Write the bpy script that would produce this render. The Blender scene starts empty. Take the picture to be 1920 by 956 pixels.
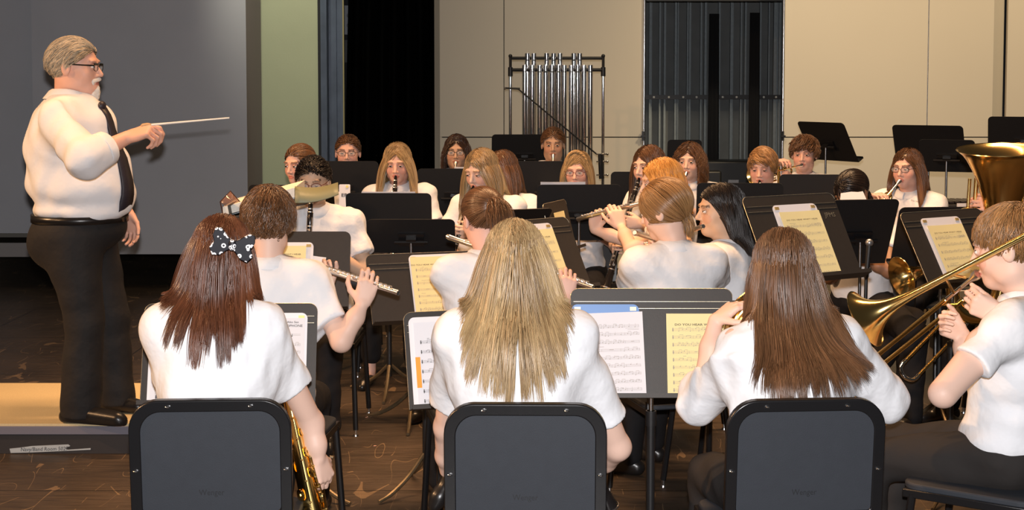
import bpy, math, random
import numpy as np
from mathutils import Vector, Matrix

# ------------------------------------------------------------------ camera
F_PX, PCX, PCY, HORIZ = 2700.0, 960.0, 309.0, 147.0
CAM = np.array([0.0, 0.0, 1.77])
TH = math.atan((PCY - HORIZ) / F_PX)
scene = bpy.context.scene
cd = bpy.data.cameras.new('camera'); cam = bpy.data.objects.new('camera', cd)
scene.collection.objects.link(cam); scene.camera = cam
cam.location = CAM; cam.rotation_euler = (math.pi / 2 - TH, 0, 0)
cd.sensor_width = 36.0; cd.sensor_fit = 'HORIZONTAL'
cd.lens = F_PX / 1920 * 36.0
cd.shift_y = -(478 - PCY) / 1920
cd.clip_start = 0.05; cd.clip_end = 100

# ------------------------------------------------------------------ world, light, exposure
scene.view_settings.view_transform = 'Standard'
scene.view_settings.look = 'None'
scene.view_settings.exposure = 0.0
scene.view_settings.gamma = 1.0
scene.view_settings.use_curve_mapping = False
w = bpy.data.worlds.new('world'); scene.world = w; w.use_nodes = True
w.node_tree.nodes['Background'].inputs[0].default_value = (0.9, 0.8, 0.7, 1)
w.node_tree.nodes['Background'].inputs[1].default_value = 0.035

def light(name, kind, loc, energy, color, target=None, **kw):
    ld = bpy.data.lights.new(name, kind); ld.energy = energy; ld.color = color
    for k, v in kw.items(): setattr(ld, k, v)
    o = bpy.data.objects.new(name, ld); o.location = loc
    if target is not None:
        d = Vector(target) - Vector(loc)
        o.rotation_euler = d.to_track_quat('-Z', 'Y').to_euler()
    scene.collection.objects.link(o)
    return o
WARM = (1.0, 0.56, 0.27)
light('camera_flash', 'SPOT', (0.0, -0.02, 1.91), 1000, (1.0, 0.97, 0.97), target=(0.0, 6, 1.0), spot_size=math.radians(75), spot_blend=0.5, shadow_soft_size=0.03)
light('front_of_house_spot', 'SPOT', (-8.5, 5.0, 5.2), 1900, WARM, target=(0.5, 6.5, 1.1), spot_size=math.radians(50), spot_blend=0.6, shadow_soft_size=0.12)
light('front_of_house_spot', 'SPOT', (-7.0, 1.5, 5.4), 900, WARM, target=(0.8, 7.5, 1.1), spot_size=math.radians(46), spot_blend=0.6, shadow_soft_size=0.12)
light('border_light', 'AREA', (1.2, 9.2, 5.6), 45, (1.0, 0.78, 0.5), target=(1.6, 9.6, 0), spread=math.radians(110), shape='RECTANGLE', size=6.0, size_y=0.5)
light('border_light', 'AREA', (0.6, 7.2, 5.8), 170, WARM, target=(0.6, 7.0, 0), spread=math.radians(95), shape='RECTANGLE', size=5.0, size_y=0.5)
light('wall_wash_spot', 'SPOT', (4.5, 9.0, 6.0), 1180, (1.0, 0.76, 0.46), target=(4.0, 13, 1.9), spot_size=math.radians(70), spot_blend=0.8, shadow_soft_size=0.3)
light('wall_wash_spot', 'SPOT', (1.3, 9.0, 6.0), 290, (1.0, 0.82, 0.58), target=(1.6, 13, 2.1), spot_size=math.radians(52), spot_blend=0.8, shadow_soft_size=0.3)
light('backstage_lamp', 'SPOT', (-1.9, 11.0, 4.6), 250, (1.0, 0.95, 0.75), target=(-1.95, 13, 1.6), spot_size=math.radians(38), spot_blend=0.7, shadow_soft_size=0.1)

# ------------------------------------------------------------------ helpers
def V(*a): return np.array(a, float)
def nrm(v):
    v = np.asarray(v, float); return v / (np.linalg.norm(v) + 1e-12)
FWD = V(0, math.cos(TH), -math.sin(TH)); UPV = V(0, math.sin(TH), math.cos(TH)); RGT = V(1, 0, 0)
def P(px, py, Y):
    "point of the place at distance Y along the stage seen at a given picture position"
    d = FWD + (px - PCX) / F_PX * RGT + (PCY - py) / F_PX * UPV
    return CAM + d * (Y / d[1])
def hd(a):
    a = math.radians(a); return V(math.cos(a), math.sin(a), 0)
def rt(a):
    a = math.radians(a); return V(math.sin(a), -math.cos(a), 0)
UZ = V(0, 0, 1)

def link(o): scene.collection.objects.link(o); return o
def thing(name, label, cat, loc, group=None):
    o = bpy.data.objects.new(name, None); link(o); o.empty_display_size = 0.05
    o.location = loc; o['label'] = label; o['category'] = cat
    if group: o['group'] = group
    return o
def copy_tree(o, loc, rz, label, group=None):
    r = o.copy(); link(r); r.location = loc; r.rotation_euler = (0, 0, rz); r['label'] = label
    if group: r['group'] = group
    for ch in list(o.children):
        c = ch.copy(); link(c); c.parent = r
        for g in list(ch.children):
            d = g.copy(); link(d); d.parent = c
    return r

# ---- materials
MATS = {}
def mat(name, col, rough=0.6, metal=0.0, spec=0.5, noise=None, bump=None, emit=None, coat=0, alpha=None, trans=None, attr=None, sheen=0, aniso=0):
    if name in MATS: return MATS[name]
    m = bpy.data.materials.new(name); m.use_nodes = True; nt = m.node_tree; b = nt.nodes['Principled BSDF']
    b.inputs['Base Color'].default_value = (*col, 1); b.inputs['Roughness'].default_value = rough
    b.inputs['Metallic'].default_value = metal; b.inputs['Specular IOR Level'].default_value = spec
    if coat: b.inputs['Coat Weight'].default_value = coat; b.inputs['Coat Roughness'].default_value = 0.08
    if sheen: b.inputs['Sheen Weight'].default_value = sheen
    if aniso: b.inputs['Anisotropic'].default_value = aniso
    if alpha is not None: b.inputs['Alpha'].default_value = alpha
    if trans: b.inputs['Transmission Weight'].default_value = trans
    if noise or bump:
        tc = nt.nodes.new('ShaderNodeTexCoord')
    if noise:  # (scale, amount)
        n = nt.nodes.new('ShaderNodeTexNoise'); n.inputs['Scale'].default_value = noise[0]; n.inputs['Detail'].default_value = 4
        nt.links.new(tc.outputs['Object'], n.inputs['Vector'])
        mx = nt.nodes.new('ShaderNodeMix'); mx.data_type = 'RGBA'
        a = noise[1]
        mx.inputs[6].default_value = (*[c * (1 - a) for c in col], 1); mx.inputs[7].default_value = (*[min(1, c * (1 + a)) for c in col], 1)
        nt.links.new(n.outputs['Fac'], mx.inputs[0]); nt.links.new(mx.outputs[2], b.inputs['Base Color'])
    if bump:  # (scale, strength, distance)
        n = nt.nodes.new('ShaderNodeTexNoise'); n.inputs['Scale'].default_value = bump[0]; n.inputs['Detail'].default_value = 3
        nt.links.new(tc.outputs['Object'], n.inputs['Vector'])
        bp = nt.nodes.new('ShaderNodeBump'); bp.inputs['Strength'].default_value = bump[1]; bp.inputs['Distance'].default_value = bump[2]
        nt.links.new(n.outputs['Fac'], bp.inputs['Height']); nt.links.new(bp.outputs['Normal'], b.inputs['Normal'])
    if attr:
        at = nt.nodes.new('ShaderNodeAttribute'); at.attribute_name = attr
        nt.links.new(at.outputs['Color'], b.inputs['Base Color'])
    if emit: b.inputs['Emission Color'].default_value = (*emit[0], 1); b.inputs['Emission Strength'].default_value = emit[1]
    MATS[name] = m; return m

M_BLACK = mat('black_metal', (0.012, 0.012, 0.013), 0.42, 0.0, 0.5, noise=(9, 0.25))
M_DESK = mat('stand_enamel', (0.030, 0.025, 0.021), 0.5, 0.0, 0.35, noise=(60, 0.12), bump=(300, 0.15, 0.001))
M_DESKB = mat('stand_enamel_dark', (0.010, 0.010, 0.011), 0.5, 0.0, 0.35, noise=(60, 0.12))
M_WORN = mat('bare_worn_edge', (0.62, 0.55, 0.40), 0.35, 0.8, noise=(140, 0.6))
M_PLAST = mat('charcoal_plastic', (0.024, 0.028, 0.036), 0.62, 0.0, 0.4, noise=(30, 0.1), bump=(500, 0.3, 0.001))
M_FRAME = mat('black_gloss_frame', (0.008, 0.008, 0.009), 0.28, 0.0, 0.6)
M_STEEL = mat('brushed_steel', (0.62, 0.62, 0.63), 0.25, 1.0)
M_CHROME = mat('chrome', (0.85, 0.84, 0.84), 0.07, 1.0)
M_SILVER = mat('silver', (0.90, 0.88, 0.87), 0.30, 1.0)
M_BRASS = mat('lacquered_brass', (0.95, 0.68, 0.26), 0.17, 1.0)
M_BRASSD = mat('old_brass', (0.80, 0.56, 0.22), 0.2, 1.0)
M_EBONY = mat('black_grenadilla', (0.012, 0.010, 0.010), 0.2, 0.0, 0.6)
M_SHIRT = mat('white_cotton', (0.80, 0.81, 0.84), 0.85, 0.0, 0.2, bump=(11, 0.5, 0.02))
M_TROU = mat('black_trousers', (0.013, 0.012, 0.013), 0.85, 0.0, 0.2, bump=(16, 0.3, 0.01))
M_TROUB = mat('charcoal_trousers', (0.026, 0.023, 0.022), 0.85, 0.0, 0.2, bump=(16, 0.3, 0.01))
M_SHOE = mat('black_shoe_leather', (0.012, 0.011, 0.011), 0.3, 0.0, 0.5)
M_SKINC = mat('skin', (0.7, 0.45, 0.35), 0.5, 0.0, 0.35, attr='tone')
M_EYEW = mat('eye_white', (0.75, 0.73, 0.72), 0.2); M_IRIS = mat('iris', (0.03, 0.02, 0.015), 0.15)
M_PAPW = mat('white_paper', (0.72, 0.72, 0.76), 0.8, noise=(8, 0.03))
M_PAPY = mat('cream_paper', (0.80, 0.70, 0.36), 0.8, noise=(8, 0.04))
M_INK = mat('ink', (0.05, 0.045, 0.045), 0.8); M_INKL = mat('light_ink', (0.32, 0.29, 0.26), 0.8)

# ---- mesh builder
class MB:
    def __init__(s): s.v = []; s.f = []; s.m = []; s.cur = 0
    def mi(s, i): s.cur = i; return s
    def add(s, vs, fs):
        o = len(s.v); s.v += [tuple(x) for x in vs]; s.f += [tuple(o + i for i in f) for f in fs]; s.m += [s.cur] * len(fs)
        return s
    def box(s, c, size, ax=None):
        ax = ax if ax is not None else (V(1, 0, 0), V(0, 1, 0), V(0, 0, 1))
        c = np.asarray(c, float); h = [x / 2 for x in size]
        vs = [c + ax[0] * h[0] * i + ax[1] * h[1] * j + ax[2] * h[2] * k for i in (-1, 1) for j in (-1, 1) for k in (-1, 1)]
        return s.add(vs, [(0, 1, 3, 2), (4, 6, 7, 5), (0, 4, 5, 1), (2, 3, 7, 6), (0, 2, 6, 4), (1, 5, 7, 3)])
    def tube(s, pts, r, n=10, cap=True, flat=None):
        pts = [np.asarray(p, float) for p in pts]; k = len(pts)
        rs = [r] * k if np.isscalar(r) else list(r)
        vs = []; prev = None
        for i, p in enumerate(pts):
            t = nrm(pts[min(i + 1, k - 1)] - pts[max(i - 1, 0)])
            if prev is None:
                a = V(0, 0, 1) if abs(t[2]) < 0.9 else V(1, 0, 0)
                u = nrm(np.cross(a, t))
            else: u = nrm(prev - t * np.dot(prev, t))
            prev = u; w_ = np.cross(t, u)
            for j in range(n):
                an = 2 * math.pi * j / n
                vs.append(p + rs[i] * (math.cos(an) * u + math.sin(an) * w_))
        fs = [(i * n + j, i * n + (j + 1) % n, (i + 1) * n + (j + 1) % n, (i + 1) * n + j) for i in range(k - 1) for j in range(n)]
        if cap: fs += [tuple(range(n))[::-1], tuple((k - 1) * n + j for j in range(n))]
        return s.add(vs, fs)
    def cyl(s, a, b, r1, r2=None, n=12): return s.tube([a, b], [r1, r1 if r2 is None else r2], n)
    def lathe(s, o, d, prof, n=24, cap=False):
        d = nrm(d); o = np.asarray(o, float)
        a = V(0, 0, 1) if abs(d[2]) < 0.9 else V(1, 0, 0)
        u = nrm(np.cross(a, d)); w_ = np.cross(d, u); vs = []
        for t, r in prof:
            for j in range(n):
                an = 2 * math.pi * j / n; vs.append(o + d * t + r * (math.cos(an) * u + math.sin(an) * w_))
        k = len(prof)
        fs = [(i * n + j, i * n + (j + 1) % n, (i + 1) * n + (j + 1) % n, (i + 1) * n + j) for i in range(k - 1) for j in range(n)]
        if cap: fs += [tuple(range(n))[::-1], tuple((k - 1) * n + j for j in range(n))]
        return s.add(vs, fs)
    def ball(s, c, r, ax=None, nu=12, nv=8):
        c = np.asarray(c, float); r = (r, r, r) if np.isscalar(r) else r
        ax = ax if ax is not None else (V(1, 0, 0), V(0, 1, 0), V(0, 0, 1))
        vs = [c + ax[2] * r[2]]
        for i in range(1, nv):
            ph = math.pi * i / nv
            for j in range(nu):
                an = 2 * math.pi * j / nu
                vs.append(c + ax[0] * r[0] * math.sin(ph) * math.cos(an) + ax[1] * r[1] * math.sin(ph) * math.sin(an) + ax[2] * r[2] * math.cos(ph))
        vs.append(c - ax[2] * r[2]); L = len(vs) - 1
        fs = [(0, 1 + j, 1 + (j + 1) % nu) for j in range(nu)]
        for i in range(nv - 2):
            for j in range(nu):
                fs.append((1 + i * nu + j, 1 + (i + 1) * nu + j, 1 + (i + 1) * nu + (j + 1) % nu, 1 + i * nu + (j + 1) % nu))
        b = 1 + (nv - 2) * nu
        fs += [(L, b + (j + 1) % nu, b + j) for j in range(nu)]
        return s.add(vs, fs)
    def prism(s, pts2, o, ux, uy, th):
        "outline pts2 in the plane (ux, uy) at o, thickened by th along ux x uy, centred"
        n = np.cross(ux, uy); o = np.asarray(o, float); k = len(pts2)
        vs = [o + ux * x + uy * y + n * th / 2 for x, y in pts2] + [o + ux * x + uy * y - n * th / 2 for x, y in pts2]
        fs = [tuple(range(k)), tuple(range(2 * k - 1, k - 1, -1))] + [(i, i + k, (i + 1) % k + k, (i + 1) % k) for i in range(k)]
        return s.add(vs, fs)
    def strip(s, L, R, th=0.0):
        "surface between two polylines"
        k = len(L); vs = list(L) + list(R)
        return s.add(vs, [(i, i + 1, k + i + 1, k + i) for i in range(k - 1)])
    def build(s, name, mats, parent=None, smooth=True, angle=35, bevel=0):
        loc = np.array(parent.matrix_basis.translation) if parent is not None else np.zeros(3)
        p = parent.parent if parent is not None else None
        while p is not None: loc = loc + np.array(p.matrix_basis.translation); p = p.parent
        me = bpy.data.meshes.new(name)
        me.from_pydata([tuple(np.asarray(v) - loc) for v in s.v], [], s.f); 
        mats = mats if isinstance(mats, (list, tuple)) else [mats]
        for m in mats: me.materials.append(m)
        if len(mats) > 1: me.polygons.foreach_set('material_index', np.array(s.m, dtype=np.int32))
        me.update()
        if smooth:
            me.polygons.foreach_set('use_smooth', [True] * len(me.polygons)); me.set_sharp_from_angle(angle=math.radians(angle))
        o = bpy.data.objects.new(name, me); link(o)
        if parent is not None: o.parent = parent
        if bevel:
            b = o.modifiers.new('bevel', 'BEVEL'); b.width = bevel; b.segments = 2; b.limit_method = 'ANGLE'
        return o
def top(o, label, cat, group=None):
    o['label'] = label; o['category'] = cat
    if group: o['group'] = group
    return o
def struct(o): o['kind'] = 'structure'; return o
def rrect(w_, h_, rt_, rb=0.004, n=7):
    "rounded rectangle outline centred on x, y from 0 (bottom) to h; corner radii top rt_, bottom rb"
    out = []
    for cx, cy, r, a0 in ((w_ / 2, h_, rt_, 0), (-w_ / 2, h_, rt_, 90), (-w_ / 2, 0, rb, 180), (w_ / 2, 0, rb, 270)):
        sx = -1 if cx > 0 else 1; sy = -1 if cy > 0 else 1
        for i in range(n + 1):
            an = math.radians(a0 + 90 * i / n)
            out.append((cx + sx * r + r * math.cos(an), cy + sy * r + r * math.sin(an)))
    return out
def spline(pts, n=8):
    pts = [np.asarray(p, float) for p in pts]; out = []
    q = [2 * pts[0] - pts[1]] + pts + [2 * pts[-1] - pts[-2]]
    for i in range(1, len(q) - 2):
        for j in range(n):
            t = j / n; a, b, c, d = q[i - 1], q[i], q[i + 1], q[i + 2]
            out.append(0.5 * ((2 * b) + (c - a) * t + (2 * a - 5 * b + 4 * c - d) * t * t + (3 * b - a - 3 * c + d) * t ** 3))
    out.append(pts[-1]); return out
def text_mesh(txt, size, o, ux, uy, name, m, parent, bold=0.0, align='CENTER', squash=1.0):
    cu = bpy.data.curves.new('t', 'FONT'); cu.body = txt; cu.size = 1.0; cu.align_x = align; cu.offset = bold; cu.resolution_u = 2
    ob = bpy.data.objects.new('t', cu); link(ob); bpy.context.view_layer.update()
    me = bpy.data.meshes.new_from_object(ob.evaluated_get(bpy.context.evaluated_depsgraph_get()))
    bpy.data.objects.remove(ob)
    b = MB(); vs = [np.asarray(o) + ux * v.co.x * size * squash + uy * v.co.y * size for v in me.vertices]
    b.add(vs, [tuple(p.vertices) for p in me.polygons]); bpy.data.meshes.remove(me)
    return b.build(name, m, parent, smooth=False)

# ------------------------------------------------------------------ distance fields -> smooth meshes
class SDF:
    def __init__(s): s.ops = []; s.noise = None
    def cone(s, a, b, r1, r2=None, k=0.02, sub=False): s.ops.append(('c', np.asarray(a, np.float32), np.asarray(b, np.float32), r1, r1 if r2 is None else r2, k, sub)); return s
    def ell(s, c, r, ax=None, k=0.02, sub=False):
        R = np.eye(3) if ax is None else np.array(ax)
        s.ops.append(('e', np.asarray(c, np.float32), np.asarray(r, np.float32), R.astype(np.float32), 0, k, sub)); return s
    def cut(s, p, n, k=0.004):
        "remove everything on the side n points to -- applies to the ops so far"
        s.ops.append(('p', np.asarray(p, np.float32), np.asarray(n, np.float32), 0, 0, k, False)); return s
    def sub(s, other, k=0.01): s.ops.append(('u', other, None, 0, 0, k, False)); return s
    def __call__(s, p):
        p = p.astype(np.float32); d = None
        for t, a, b, c, e, k, sb in s.ops:
            if t == 'c':
                ab = b - a; L2 = float(ab @ ab) + 1e-9; pa = p - a
                h = np.clip(pa @ ab / L2, 0, 1)
                x = np.sqrt(((pa - h[:, None] * ab) ** 2).sum(1)) - (c + (e - c) * h)
            elif t == 'e':
                q = (p - a) @ c.T; k0 = np.sqrt(((q / b) ** 2).sum(1)); k1 = np.sqrt(((q / (b * b)) ** 2).sum(1)) + 1e-6
                x = k0 * (k0 - 1) / k1
            elif t == 'p':
                x = (p - a) @ b
                h = np.clip(0.5 - 0.5 * (x - d) / k, 0, 1); d = x * (1 - h) + d * h + k * h * (1 - h); d = np.maximum(d, np.minimum(x, d)); continue
            elif t == 'u': x = a(p)
            if d is None: d = x; continue
            if sb:
                h = np.clip(0.5 - 0.5 * (d + x) / k, 0, 1); d = d * (1 - h) - x * h + k * h * (1 - h)
            else:
                h = np.clip(0.5 + 0.5 * (d - x) / k, 0, 1); d = d * (1 - h) + x * h - k * h * (1 - h)
        if s.noise is not None: d = d + s.noise(p)
        return d
    def bounds(s, pad=0.03):
        lo = []; hi = []
        for t, a, b, c, e, k, sb in s.ops:
            if sb or t == 'p': continue
            if t == 'c': r = max(c, e); lo += [np.minimum(a, b) - r]; hi += [np.maximum(a, b) + r]
            elif t == 'e': r = float(max(b)); lo.append(a - r); hi.append(a + r)
            elif t == 'u': l2, h2 = a.bounds(0); lo.append(l2); hi.append(h2)
        return np.min(lo, 0) - pad, np.max(hi, 0) + pad

def wrinkles(seed, amp=0.004, sc=1.0):
    r = np.random.RandomState(seed)
    K = r.normal(size=(5, 3)).astype(np.float32) * np.array([14, 22, 30, 42, 55], np.float32)[:, None] * sc
    K2 = r.normal(size=(5, 3)).astype(np.float32) * 12 * sc; ph = r.uniform(0, 6.28, 5)
    A = np.array([1, .8, .6, .4, .25], np.float32) * amp
    def f(p):
        o = np.zeros(len(p), np.float32)
        for i in range(5): o += A[i] * np.sin(p @ K[i] + ph[i] + 1.6 * np.sin(p @ K2[i]))
        return o
    return f

def nets(f, v):
    lo, hi = f.bounds(); B = 8
    nb = np.ceil((hi - lo) / (v * B)).astype(int) + 1
    g = np.stack(np.meshgrid(*[np.arange(n) for n in nb], indexing='ij'), -1).reshape(-1, 3)
    cen = lo + (g + 0.5) * B * v; dc = f(cen)
    keep = np.abs(dc) < 0.87 * B * v * 1.35 + 0.012
    N = nb * B
    D = np.repeat(np.repeat(np.repeat(dc.reshape(nb), B, 0), B, 1), B, 2).astype(np.float32)
    loc = np.stack(np.meshgrid(*[np.arange(B)] * 3, indexing='ij'), -1).reshape(-1, 3)
    gk = g[keep]
    for i in range(0, len(gk), 600):
        idx = (gk[i:i + 600, None, :] * B + loc[None]).reshape(-1, 3)
        D[idx[:, 0], idx[:, 1], idx[:, 2]] = f(lo + idx * v)
    S = D < 0
    c = np.zeros(tuple(N - 1), np.uint8)
    for a in (0, 1):
        for b in (0, 1):
            for e in (0, 1): c += S[a:N[0] - 1 + a, b:N[1] - 1 + b, e:N[2] - 1 + e]
    cells = np.argwhere((c > 0) & (c < 8)); del c
    acc = np.zeros((len(cells), 3)); cnt = np.zeros(len(cells))
    corners = [(a, b, e) for a in (0, 1) for b in (0, 1) for e in (0, 1)]
    vals = {q: D[cells[:, 0] + q[0], cells[:, 1] + q[1], cells[:, 2] + q[2]] for q in corners}
    for q in corners:
        for ax in range(3):
            if q[ax]: continue
            q2 = list(q); q2[ax] = 1; q2 = tuple(q2); a, b = vals[q], vals[q2]
            m = (a < 0) != (b < 0); t = a[m] / (a[m] - b[m])
            o = np.array(q, float)[None].repeat(m.sum(), 0); o[:, ax] += t
            acc[m] += o; cnt[m] += 1
    verts = lo + (cells + acc / cnt[:, None]) * v
    id_ = np.full(tuple(N), -1, np.int32); id_[cells[:, 0], cells[:, 1], cells[:, 2]] = np.arange(len(cells))
    faces = []
    for ax in range(3):
        sl0 = [slice(None)] * 3; sl1 = [slice(None)] * 3; sl0[ax] = slice(0, -1); sl1[ax] = slice(1, None)
        a = S[tuple(sl0)]; b = S[tuple(sl1)]; e = np.argwhere(a != b); inside = a[e[:, 0], e[:, 1], e[:, 2]]
        o1, o2 = [(1, 2), (2, 0), (0, 1)][ax]
        ok = (e[:, o1] > 0) & (e[:, o2] > 0); e = e[ok]; inside = inside[ok]
        u = np.zeros(3, int); u[o1] = 1; w_ = np.zeros(3, int); w_[o2] = 1
        q = [e - u - w_, e - w_, e, e - u]
        ids = np.stack([id_[x[:, 0], x[:, 1], x[:, 2]] for x in q], 1)
        ids[~inside] = ids[~inside][:, ::-1]
        faces.append(ids[(ids >= 0).all(1)])
    return verts, np.concatenate(faces)

def world_loc(parent):
    l = np.zeros(3)
    while parent is not None: l = l + np.array(parent.matrix_basis.translation); parent = parent.parent
    return l
def mesh_np(name, verts, faces, mats, parent, colors=None, extra=None, smooth=True, fmat=None, attr='tone'):
    loc = world_loc(parent); n = faces.shape[1]
    me = bpy.data.meshes.new(name)
    me.vertices.add(len(verts)); me.vertices.foreach_set('co', (verts - loc).astype(np.float32).ravel())
    me.loops.add(faces.size); me.loops.foreach_set('vertex_index', faces.astype(np.int32).ravel())
    me.polygons.add(len(faces)); me.polygons.foreach_set('loop_start', np.arange(0, faces.size, n, dtype=np.int32))
    me.polygons.foreach_set('loop_total', np.full(len(faces), n, np.int32))
    me.polygons.foreach_set('use_smooth', np.full(len(faces), smooth))
    for m in (mats if isinstance(mats, (list, tuple)) else [mats]): me.materials.append(m)
    if fmat is not None: me.polygons.foreach_set('material_index', fmat.astype(np.int32))
    me.update(calc_edges=True)
    if colors is not None:
        ca = me.color_attributes.new(attr, 'FLOAT_COLOR', 'POINT')
        ca.data.foreach_set('color', np.concatenate([colors, np.ones((len(colors), 1))], 1).astype(np.float32).ravel())
    o = bpy.data.objects.new(name, me); link(o); o.parent = parent
    return o
# ------------------------------------------------------------------ people
def head_sdf(d, c, M, s, glasses=False, male=False):
    "head centred at c; M rows = right, forward, up"
    T = lambda x, y, z: c + s * (M[0] * x + M[1] * y + M[2] * z)
    E = lambda p, r, k, sub=False, R=None: d.ell(T(*p), [q * s for q in r], M if R is None else R, k * s, sub)
    E((0, -.014, .030), (.074, .092, .082), .01)
    E((0, .022, -.030), (.058, .066, .082), .035)
    E((0, .060, -.086), (.024, .022, .020), .03)
    for x in (-1, 1):
        E((x * .036, .050, -.030), (.024, .026, .028), .02)
        E((x * .048, .008, -.070), (.014, .028, .020), .03)
        E((x * .028, .079, .026), (.022, .010, .007), .014)
        E((x * .030, .092, .006), (.017, .012, .010), .012, True)
        E((x * .079, -.010, -.004), (.009, .019, .031), .008)
        E((x * .087, -.006, .000), (.006, .010, .017), .006, True)
        E((x * .0105, .090, -.032), (.0075, .008, .006), .006)
    d.cone(T(0, .082, .012), T(0, .104, -.026), .0065 * s, .0095 * s, .010 * s)
    E((0, .084, -.054), (.022, .009, .0055), .005)
    E((0, .082, -.064), (.019, .009, .0060), .005)
    E((0, .092, -.059), (.018, .008, .0012), .003, True)
    return T

def hand_sdf(d, w_, D, N, s=1.0, curl=(35, 45, 25), spread=0.010, thumb=35, side=1, fing=None):
    """wrist w_, D towards the knuckles, N = direction the palm faces, side=+1: thumb on the +cross(D,N) side"""
    D = nrm(D); N = nrm(N - D * np.dot(N, D)); S_ = np.cross(D, N) * side
    L = [.040, .044, .041, .032]; r0 = [.0088, .0090, .0085, .0075]
    kn = []
    for i in range(4):
        off = (1.5 - i) * .0195
        k = w_ + s * (D * (.085 - .006 * abs(i - 1)) + S_ * off)
        d.cone(w_ + s * (S_ * off * .55 + D * .012), k, .013 * s, .0105 * s, .012 * s)
        kn.append(k)
    d.ell(w_ + s * (D * .045 + N * .004), [x * s for x in (.036, .042, .014)], np.array([S_, D, N]), .01 * s)
    for i in range(4):
        c_ = curl if fing is None else fing[i]
        a = 0; p = kn[i]; q0 = D * math.cos(0)
        sp = (1.5 - i) * spread * 8
        for j in range(3):
            a += math.radians(c_[j])
            dr = nrm(D * math.cos(a) + N * math.sin(a) + S_ * sp * .12)
            l = L[i] * (1.0, .68, .52)[j] * s
            q = p + dr * l
            d.cone(p, q, r0[i] * s * (1 - .07 * j), r0[i] * s * (.93 - .09 * j), .0035 * s); p = q
    b = w_ + s * (S_ * .022 + D * .018 + N * .004)
    ta = math.radians(thumb)
    m = b + s * .042 * nrm(D * math.cos(ta) + S_ * math.sin(ta) + N * .35)
    e = m + s * .034 * nrm(D * math.cos(ta * .6) + S_ * math.sin(ta * .5) + N * .55)
    g = e + s * .026 * nrm(D * math.cos(ta * .3) + S_ * math.sin(ta * .1) + N * .65)
    d.cone(b, m, .0150 * s, .0108 * s, .010 * s); d.cone(m, e, .0105 * s, .0092 * s, .004 * s); d.cone(e, g, .0092 * s, .0075 * s, .003 * s)

def ik(S_, W, L1, L2, pole):
    d = W - S_; D = np.linalg.norm(d)
    if D > (L1 + L2) * .985:
        return S_ + d * L1 / (L1 + L2)
    a = (L1 * L1 - L2 * L2 + D * D) / (2 * D); h = math.sqrt(max(L1 * L1 - a * a, 1e-5))
    n = nrm(d); p = nrm(pole - n * np.dot(pole, n)); return S_ + n * a + p * h

HAIRMAT = {}
def hair_mat(name, dark, lite, rough=.30):
    if name in HAIRMAT: return HAIRMAT[name]
    m = bpy.data.materials.new('hair_' + name); m.use_nodes = True; nt = m.node_tree; b = nt.nodes['Principled BSDF']
    at = nt.nodes.new('ShaderNodeAttribute'); at.attribute_name = 'tone'
    mx = nt.nodes.new('ShaderNodeMix'); mx.data_type = 'RGBA'
    mx.inputs[6].default_value = (*dark, 1); mx.inputs[7].default_value = (*lite, 1)
    nt.links.new(at.outputs['Fac'], mx.inputs[0]); nt.links.new(mx.outputs[2], b.inputs['Base Color'])
    b.inputs['Roughness'].default_value = rough; b.inputs['Specular IOR Level'].default_value = .55
    HAIRMAT[name] = m; return m
hair_mat('auburn', (.050, .016, .007), (.19, .065, .028)); hair_mat('blonde', (.17, .095, .038), (.60, .42, .21))
hair_mat('brown', (.05, .023, .010), (.22, .105, .048)); hair_mat('lightbrown', (.13, .062, .024), (.46, .25, .10))
hair_mat('strawberry', (.38, .15, .03), (.80, .42, .11)); hair_mat('black', (.006, .005, .005), (.028, .018, .014), .3)
hair_mat('darkbrown', (.018, .009, .006), (.07, .034, .02)); hair_mat('grey', (.20, .16, .11), (.62, .52, .38), .5)
hair_mat('white', (.6, .58, .54), (.85, .83, .78), .6)

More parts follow.
